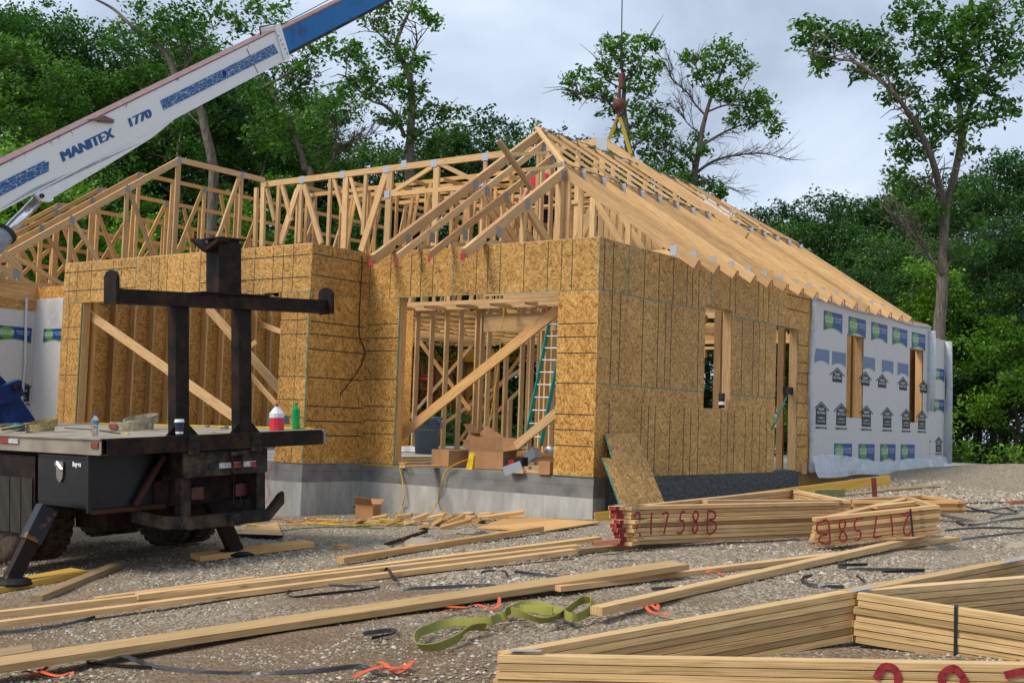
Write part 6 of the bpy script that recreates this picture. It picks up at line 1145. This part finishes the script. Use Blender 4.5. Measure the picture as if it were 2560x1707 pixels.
free('offcut_block', G(1022, 1368, .02), G(1042, 1370, .02), (0, 1, 0), .08, .06, LUM, 'single small offcut in front of the flat grey rock', 'offcut'); free('offcut_block', G(843, 1366, .02), G(868, 1368, .02), (0, 1, 0), .08, .04, LUM2, 'single offcut beside a teal scrap left of the rusty rod', 'offcut')
# ================================================================== TREES
def leafmesh(name, P, size, m, seed, flat=.5):
    r = np.random.default_rng(seed); n = len(P); s = size * (.6 + .8 * r.random(n))[:, None]
    nrm = r.standard_normal((n, 3)); nrm[:, 2] = np.abs(nrm[:, 2]) + flat; nrm /= np.linalg.norm(nrm, axis=1)[:, None]
    a = np.cross(nrm, r.standard_normal((n, 3))); a /= np.linalg.norm(a, axis=1)[:, None]; b = np.cross(nrm, a)
    V = np.stack([P - a * s * .62, P - b * s * .30 - nrm * s * .06, P + a * s * .62 - nrm * s * .1, P + b * s * .30 + nrm * s * .05], 1).reshape(-1, 3).astype('f')
    me = bpy.data.meshes.new(name); me.vertices.add(4 * n); me.vertices.foreach_set('co', V.ravel()); me.loops.add(4 * n); me.loops.foreach_set('vertex_index', np.arange(4 * n, dtype='i'))
    me.polygons.add(n); me.polygons.foreach_set('loop_start', np.arange(0, 4 * n, 4, dtype='i')); me.polygons.foreach_set('loop_total', np.full(n, 4, 'i')); me.update(); me.validate(); me.materials.append(m); return me
def cloud(cl, dens, r, tw=.26):
    out = []
    for c, rad in cl:
        rad = np.array(rad, float); k = max(8, int(dens * (rad.prod() ** (1 / 3)) ** 2)); n = max(4, k // 16)
        d = r.standard_normal((n, 3)); d /= np.linalg.norm(d, axis=1)[:, None]; t = np.array(c) + d * rad * (.45 + .65 * r.random((n, 1)) ** .7)
        out.append((t[:, None, :] + r.standard_normal((n, 16, 3)) * tw * np.array([1, 1, .75])).reshape(-1, 3))
    return np.concatenate(out)
def bez(P, sub=4):
    P = [Vector(p) for p in P]; Q = []
    for i in range(len(P) - 1):
        p0, p1, p2, p3 = P[max(i - 1, 0)], P[i], P[i + 1], P[min(i + 2, len(P) - 1)]
        for k in range(sub): t = k / sub; Q.append(.5 * ((2 * p1) + (p2 - p0) * t + (2 * p0 - 5 * p1 + 4 * p2 - p3) * t * t + (3 * p1 - p0 - 3 * p2 + p3) * t ** 3))
    return Q + [P[-1]]
def limb(b, P, r0, r1, n=7): Q = bez(P); b.tube(Q, [r0 + (r1 - r0) * i / (len(Q) - 1) for i in range(len(Q))], n); return Q
def generic(seed, H, R, low, lm, name, bm=BARK):
    rr = random.Random(seed); r = np.random.default_rng(seed); root = link(name, None, Matrix.Identity(4)); b = MB(); cl = []
    tp = [Vector((0, 0, -1.2))]; 
    for i in range(1, 6): tp.append(Vector((rr.uniform(-.25, .25) * i * .6, rr.uniform(-.25, .25) * i * .6, H * .17 * i)))
    Q = limb(b, tp, H * .0165, .03, 9)
    for i in range(15):
        t = low + (1 - low) * (i + rr.random() * .6) / 15; q = Q[min(len(Q) - 1, int(t * (len(Q) - 1)))]; a = i * 2.4 + rr.random(); L = R * (1.05 - .75 * abs(t - .45)) * rr.uniform(.75, 1.15)
        e = q + Vector((math.cos(a) * L, math.sin(a) * L, L * rr.uniform(.25, .7))); mid = q.lerp(e, .5) + Vector((0, 0, rr.uniform(-.3, .2)))
        W = limb(b, [q, mid, e], H * .006 * (1.2 - t), .015, 5)
        for f in ((.5, .78, 1.04) if rr.random() < .6 else (.68, 1.02)):
            c = q.lerp(e, f) + Vector((rr.uniform(-.45, .45), rr.uniform(-.45, .45), rr.uniform(-.1, .45))); s = rr.uniform(.55, 1.05) * (R / 3.4); cl.append((c, (s * 1.1, s * 1.1, s * .5)))
    for k in range(5): cl.append((tp[-1] + Vector((rr.uniform(-.8, .8), rr.uniform(-.8, .8), rr.uniform(-.9, .9))), (.9, .9, .8)))
    b.build('trunk', bm, root, origin=(0, 0, 0), smooth=True)
    me = leafmesh('crown', cloud(cl, 760, r, .15), .135, lm, seed); link('crown', me, Matrix.Identity(4), root); KIDS[root.name] = [c for c in bpy.data.objects if c.parent == root]; return root
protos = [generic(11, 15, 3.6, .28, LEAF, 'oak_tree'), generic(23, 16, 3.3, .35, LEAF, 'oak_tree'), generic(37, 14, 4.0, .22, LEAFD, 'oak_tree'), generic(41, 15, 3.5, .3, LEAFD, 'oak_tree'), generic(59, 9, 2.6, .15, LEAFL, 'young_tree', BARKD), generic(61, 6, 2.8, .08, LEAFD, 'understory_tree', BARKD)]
HT = [15.2, 16.2, 14.4, 15.2, 9.2, 6.3]
OR2 = ['first', 'second', 'third', 'fourth', 'fifth', 'sixth', 'seventh', 'eighth', 'ninth', 'tenth', 'eleventh', 'twelfth', 'thirteenth', 'fourteenth', 'fifteenth', 'sixteenth', 'seventeenth', 'eighteenth', 'nineteenth', 'twentieth']
cnt = {}
def place(row, desc, k, x, dep, ytop, grp):
    p = AD(x, 1050, dep); z0 = gz(p.x, p.y); ht = AD(x, ytop, dep).z; s = (ht - z0) / HT[k]; i = cnt.get(row, 0); cnt[row] = i + 1
    lab = '%s, %s from the left' % (desc, OR2[min(i, 19)]); sc = (s * random.uniform(.9, 1.1), s * random.uniform(.9, 1.1), s) if s < 1.25 else (1.15 * random.uniform(.95, 1.1), 1.15, s)
    rt = protos[k]
    if not rt.get('label'): rt.location = (p.x, p.y, z0); rt.rotation_euler = (0, 0, random.random() * 6.28); rt.scale = sc; tag(rt, lab, 'tree', grp)
    else: dup(rt, (p.x, p.y, z0), random.random() * 6.28, sc, lab)['group'] = grp
for i, x in enumerate((-120, -20, 60, 150, 230, 330, 430, 500, 570, 640, 720)): place('L1', 'tall leafy tree in the near wood behind the left wing', (0, 1, 3, 0, 1)[i % 5], x, 44 + 3 * (i % 3), (-160, -90, -20, 90, 80, -40, -20, 40, 110, 190, 160)[i], 'woodland trees')
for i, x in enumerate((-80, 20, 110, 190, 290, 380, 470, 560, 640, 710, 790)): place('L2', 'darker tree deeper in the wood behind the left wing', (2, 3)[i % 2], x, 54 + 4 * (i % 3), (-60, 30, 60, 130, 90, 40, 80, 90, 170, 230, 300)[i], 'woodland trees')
for i, x in enumerate((870, 950, 1020, 1100, 1160, 1230, 1300, 1370, 1440, 1510, 1590, 1670, 1760)): place('M', 'lower tree on the skyline behind the roof ridge', (2, 0, 3, 1)[i % 4], x, 50 + 3 * (i % 2), (400, 330, 300, 285, 240, 250, 290, 285, 300, 310, 350, 420, 480)[i], 'woodland trees')
for i, x in enumerate((1860, 1900, 1970, 2040, 2110, 2160, 2230, 2300, 2370, 2440, 2510, 2590)): place('R', 'round topped tree on the skyline right of the roof', (0, 3, 2, 1)[i % 4], x, 48 + 3 * (i % 3), (500, 470, 462, 480, 480, 440, 420, 380, 400, 370, 330, 300)[i], 'woodland trees')
for i, x in enumerate((2120, 2200, 2290, 2400, 2480, 2560, 2640)): place('R2', 'shady tree standing right behind the wrapped wall', (2, 3, 0)[i % 3], x, 36 + 2 * (i % 2), (620, 560, 520, 600, 540, 560, 480)[i], 'woodland trees')
for i, x in enumerate((1980, 2060, 2140, 2220, 2300, 2380, 2450, 2520, 2600)): place('U', 'low dark understory tree at the edge of the clearing', 5, x, 36 + 4 * (i % 3), (820, 800, 850, 860, 880, 900, 860, 880, 850)[i], 'understory trees')
for i, x in enumerate((-60, 40, 140, 240, 350, 460, 560, 660, 760, 860, 960, 1060, 1160, 1260, 1360, 1460, 1560)): place('U2', 'understory tree glimpsed through the open roof framing', 5, x, 42 + 4 * (i % 3), (600, 560, 590, 600, 550, 580, 560, 600, 580, 560, 600, 590, 580, 560, 600, 590, 600)[i], 'understory trees')
for i, (x, d, y) in enumerate(((5, 33, 300), (75, 35, 345), (330, 40, 500), (570, 40, 480), (2105, 34, 690), (2330, 35, 640), (2520, 34, 760), (1250, 44, 900))): place('Y', 'bright yellow green young tree at the wood edge', 4, x, d, y, 'young trees')
def traced(dep, S_, ox, oy, trunk, r0, limbs, clumps, label, lm=LEAF, name='oak_tree', dens=700, bare=(), bm=BARK, r1=.03, grp=None, lf=.135, thick=.8):
    """one particular tree: limbs and leaf masses placed about a trunk standing dep metres away"""
    rr = random.Random(int(ox + dep * 7 + len(clumps))); r = np.random.default_rng(int(dep * 13 + len(clumps)))
    W = lambda x, y, dd=0: AD(ox + x / S_, oy + y / S_, dep + dd); px = dep / FPX / S_
    base = W(*trunk[0]); bz = gz(base.x, base.y); foot = Vector((base.x, base.y, bz - .3)); t = thing(name, label, 'tree', (foot.x, foot.y, bz), grp)
    b = MB(); TP = [foot] + [W(*p, rr.uniform(-.2, .2) * (i > 2)) for i, p in enumerate(trunk)]; limb(b, TP, r0, r1, 10)
    for L_, ra in limbs:
        ra *= .75; dd = 0; P = []
        for p in L_: P.append(W(*p, dd)); dd += rr.uniform(-.5, .5)
        limb(b, P, ra, .018, 6)
        for q in bez(P, 3)[2:]:
            for _ in range(2): e = q + Vector((rr.uniform(-.9, .9), rr.uniform(-.7, .7), rr.uniform(-.2, .9))); b.tube([q, q.lerp(e, .5) + Vector((rr.uniform(-.1, .1), 0, .08)), e], [.02, .014, .006], 4)
    for L_, ra in bare:
        ra *= .7; P = [W(*p, rr.uniform(-.3, .3)) for p in L_]; Q = limb(b, P, ra, .012, 6)
        for q in Q[2:]:
            for _ in range(3):
                dv = (Q[-1] - Q[0]).normalized(); e = q + dv * rr.uniform(.2, .8) + Vector((rr.uniform(-.3, .3), rr.uniform(-.3, .3), rr.uniform(-.35, .5))); m_ = q.lerp(e, .5) + Vector((rr.uniform(-.1, .1), 0, rr.uniform(-.1, .1))); b.tube([q, m_, e], [.012, .009, .005], 3)
                for _ in range(2): e2 = m_ + (e - m_) * rr.uniform(.4, 1) + Vector((rr.uniform(-.35, .35), rr.uniform(-.3, .3), rr.uniform(-.3, .35))); b.tube([m_, e2], [.007, .004], 3)
    b.build('trunk', bm, t, origin=(foot.x, foot.y, bz), smooth=True); cl = []
    for x, y, rd in clumps:
        R = rd * px
        for _ in range(2): cl.append((W(x + rr.uniform(-.35, .35) * rd, y + rr.uniform(-.3, .3) * rd, rr.uniform(-1, 1) * thick), (R * .98, R * .98, R * .70)))
    P = cloud(cl, dens, r, .13); o = np.array((foot.x, foot.y, bz)); link('crown', leafmesh('crown', P - o, lf, lm, 5), Matrix.Translation(Vector(o)), t); return t
traced(38, 2.138, 850, 0, [(368, 1100), (370, 870), (375, 740), (385, 560), (375, 430), (345, 350), (300, 250), (330, 150), (370, 60), (400, -40)], .175,
       [([(345, 730), (310, 650), (250, 570), (150, 530), (30, 410)], .11), ([(375, 430), (380, 330), (410, 230), (400, 120)], .08), ([(370, 760), (470, 690), (560, 640)], .05), ([(300, 250), (230, 200), (160, 130)], .05)],
       [(200, 60, 70), (150, 110, 50), (230, 130, 60), (300, 60, 60), (400, 30, 60), (450, 90, 50), (500, 120, 30), (240, 230, 45), (300, 330, 50), (420, 330, 30), (330, 260, 40), (390, 400, 50), (300, 440, 30), (240, 490, 45), (150, 490, 35), (330, 500, 50), (400, 520, 50), (430, 600, 50), (370, 620, 50), (290, 640, 40), (250, 640, 35), (460, 580, 50), (530, 590, 40), (400, 700, 50), (430, 480, 30), (60, 250, 50), (30, 300, 40), (110, 300, 45), (140, 360, 30), (100, 420, 35), (50, 440, 35), (170, 430, 25), (620, 600, 50), (640, 700, 60), (560, 720, 55), (500, 780, 60), (400, 820, 60), (260, 820, 60), (210, 860, 50)], 'tall thin oak whose narrow crown rises highest left of centre')
traced(40, 2.138, 850, 0, [(1560, 1000), (1540, 800), (1530, 680), (1515, 560), (1520, 430), (1500, 330), (1510, 230)], .14, [([(1535, 660), (1470, 590), (1420, 540), (1300, 510), (1230, 480)], .07), ([(1520, 480), (1420, 420), (1400, 300)], .05), ([(1520, 430), (1600, 330), (1640, 230)], .05), ([(1535, 700), (1640, 620), (1740, 640)], .06), ([(1545, 800), (1660, 740), (1760, 830)], .06)],
       [(1440, 240, 45), (1500, 220, 40), (1560, 250, 50), (1630, 210, 35), (1680, 240, 35), (1440, 300, 50), (1520, 320, 60), (1600, 300, 60), (1680, 340, 40), (1400, 370, 40), (1460, 400, 45), (1560, 400, 50), (1640, 400, 50), (1300, 410, 40), (1240, 440, 35), (1250, 500, 35), (1320, 480, 40), (1380, 460, 30), (1560, 470, 40), (1640, 480, 40), (1430, 520, 40), (1560, 560, 50), (1640, 570, 60), (1700, 600, 60), (1740, 650, 40), (1440, 600, 50), (1600, 650, 60), (1680, 690, 60), (1740, 720, 50), (1600, 730, 50), (1700, 780, 60), (1760, 830, 50), (1800, 890, 45), (1830, 920, 30), (1500, 730, 50), (1640, 820, 60), (1720, 880, 60)], 'oak directly behind the crane hook with loose spreading crown')
traced(41, 2.138, 850, 0, [(1885, 1100), (1890, 990), (1900, 890), (1920, 800), (1935, 700), (1960, 600), (1985, 520), (2040, 380), (2080, 280)], .155, [([(1985, 520), (1940, 430), (1900, 350)], .05), ([(1960, 600), (2080, 560), (2220, 580)], .05)],
       [(1860, 310, 40), (1910, 330, 45), (1980, 290, 45), (2050, 240, 40), (2100, 270, 45), (2150, 330, 45), (2060, 330, 50), (1990, 370, 45), (2150, 390, 30), (1930, 400, 30), (2000, 460, 50), (2080, 450, 60), (2150, 500, 50), (1990, 510, 40), (2060, 530, 45), (2130, 560, 60), (2200, 580, 60), (2270, 560, 50), (2230, 510, 40), (2100, 640, 40), (2200, 650, 45), (2290, 640, 45), (2320, 690, 35), (1900, 730, 35), (1870, 800, 40), (1950, 800, 20), (1890, 960, 40), (2000, 1000, 35), (2040, 1040, 25)], 'half dead oak with bare twiggy branches right of the hook',
       bare=[([(1895, 880), (1860, 830), (1800, 790), (1745, 770)], .08), ([(1910, 920), (2000, 860), (2120, 830), (2250, 820), (2345, 840)], .08), ([(1930, 780), (2050, 710), (2150, 670), (2280, 650)], .08), ([(1955, 620), (1900, 560), (1850, 490), (1770, 420), (1780, 360)], .05), ([(1890, 980), (1990, 960), (2090, 1010)], .04), ([(1930, 720), (1850, 650), (1830, 560)], .04)])
traced(31, 2.2395, 1800, 0, [(1225, 1900), (1240, 1700), (1245, 1560), (1250, 1420), (1255, 1300), (1265, 1180), (1290, 1080), (1330, 900), (1350, 760), (1340, 600), (1330, 500), (1350, 330), (1380, 150), (1400, 0)], .165,
       [([(1258, 1180), (1230, 1060), (1190, 900), (1120, 740), (1060, 640), (980, 530), (880, 440), (760, 350), (640, 330), (520, 310)], .13), ([(1340, 900), (1400, 600), (1500, 420), (1580, 280), (1650, 180)], .1), ([(1245, 1110), (1200, 1040), (1160, 980)], .05), ([(1330, 500), (1240, 380), (1180, 200)], .06), ([(1350, 330), (1450, 200), (1560, 60)], .06)],
       [(480, 160, 50), (460, 240, 50), (540, 170, 55), (560, 250, 60), (640, 220, 70), (700, 170, 50), (740, 250, 80), (820, 220, 60), (870, 200, 50), (830, 320, 60), (900, 270, 60), (600, 350, 40), (560, 370, 30), (780, 400, 30), (900, 380, 60), (980, 300, 60), (1000, 400, 60), (1050, 500, 60), (960, 520, 50), (1100, 600, 60), (1180, 650, 70), (1020, 60, 60), (1000, 130, 30), (1100, 40, 60), (1130, 120, 60), (1200, 60, 80), (1150, 220, 80), (1250, 180, 90), (1350, 120, 100), (1450, 80, 100), (1550, 40, 80), (1100, 330, 70), (1200, 330, 80), (1300, 280, 90), (1400, 240, 90), (1500, 200, 80), (1600, 220, 70), (1680, 80, 60), (1680, 300, 50), (1250, 450, 70), (1350, 430, 80), (1450, 380, 80), (1550, 320, 70), (1620, 380, 60), (1300, 560, 70), (1400, 530, 80), (1480, 480, 60), (1560, 560, 60), (1620, 610, 40), (1540, 640, 60), (1260, 540, 50), (1000, 770, 50), (1060, 720, 60), (1150, 740, 70), (1250, 700, 70), (1350, 680, 70), (1450, 680, 50), (1020, 850, 60), (1100, 880, 70), (960, 980, 50), (1180, 820, 50), (1400, 800, 60), (1100, 1050, 70), (1000, 1100, 60), (1180, 1180, 60), (1380, 1100, 60), (1420, 1250, 60), (1320, 1400, 50), (1480, 1400, 60)], 'largest oak with forked trunk beside the wrapped wall at the right', dens=950, bare=[([(1240, 1540), (1180, 1440), (1140, 1370), (1080, 1290), (960, 1240)], .05), ([(1260, 1530), (1310, 1420)], .03)])
traced(37, 2.613, 0, 0, [(1390, 1300), (1385, 1050), (1340, 850), (1300, 700), (1160, 520), (1090, 360), (980, 260), (850, 160), (740, 60), (610, -10)], .17, [([(1220, 480), (1210, 380), (1140, 300)], .06), ([(1340, 850), (1230, 740)], .05), ([(1160, 520), (1240, 400), (1330, 290)], .04)],
       [(1150, 90, 110), (1300, 60, 110), (1200, 200, 110), (1050, 130, 90), (1350, 180, 90), (900, 60, 80), (1380, 330, 80), (950, 230, 80), (780, 200, 90), (700, 280, 80), (850, 330, 100)], 'oak with long grey trunk bending left behind the white boom')
traced(36, 2.613, 0, 0, [(2030, 1300), (1990, 1100), (1960, 980), (1850, 740), (1740, 560), (1690, 480)], .13, [([(1850, 740), (1900, 620), (2000, 540)], .05), ([(1960, 980), (2080, 880), (2200, 800)], .05), ([(1740, 560), (1880, 480), (2060, 330)], .05)],
       [(1500, 100, 90), (1650, 60, 100), (1800, 100, 100), (1600, 180, 60), (1900, 480, 120), (2050, 350, 100), (2150, 300, 70), (2000, 600, 120), (2180, 700, 90), (2250, 800, 70), (1900, 800, 130), (2100, 850, 100), (2220, 960, 60), (1750, 700, 110), (1750, 900, 120), (2270, 600, 50), (1650, 600, 90), (1800, 1000, 100), (2050, 1030, 90)], 'dark leaning oak left of the open sky with a dead limb',
       bare=[([(2120, 1110), (2200, 1010), (2260, 950), (2330, 925), (2440, 870)], .05), ([(2170, 1060), (2195, 930), (2200, 830)], .04)])
for i, (x0, t_) in enumerate((((75, 320), 0), ((20, 320), 1), ((395, 400), 2))):
    pass
P = []
r_ = np.random.default_rng(99)
for _ in range(2600):
    x, d = r_.uniform(-250, 2800), r_.uniform(33, 60); p = AD(x, 1050, d)
    if p.y < 20 and p.x > -3 and p.x < 6: continue
    z = gz(p.x, p.y); P.append(np.array((p.x, p.y, z + .3)) + r_.standard_normal((14, 3)) * np.array((.7, .7, .45)))
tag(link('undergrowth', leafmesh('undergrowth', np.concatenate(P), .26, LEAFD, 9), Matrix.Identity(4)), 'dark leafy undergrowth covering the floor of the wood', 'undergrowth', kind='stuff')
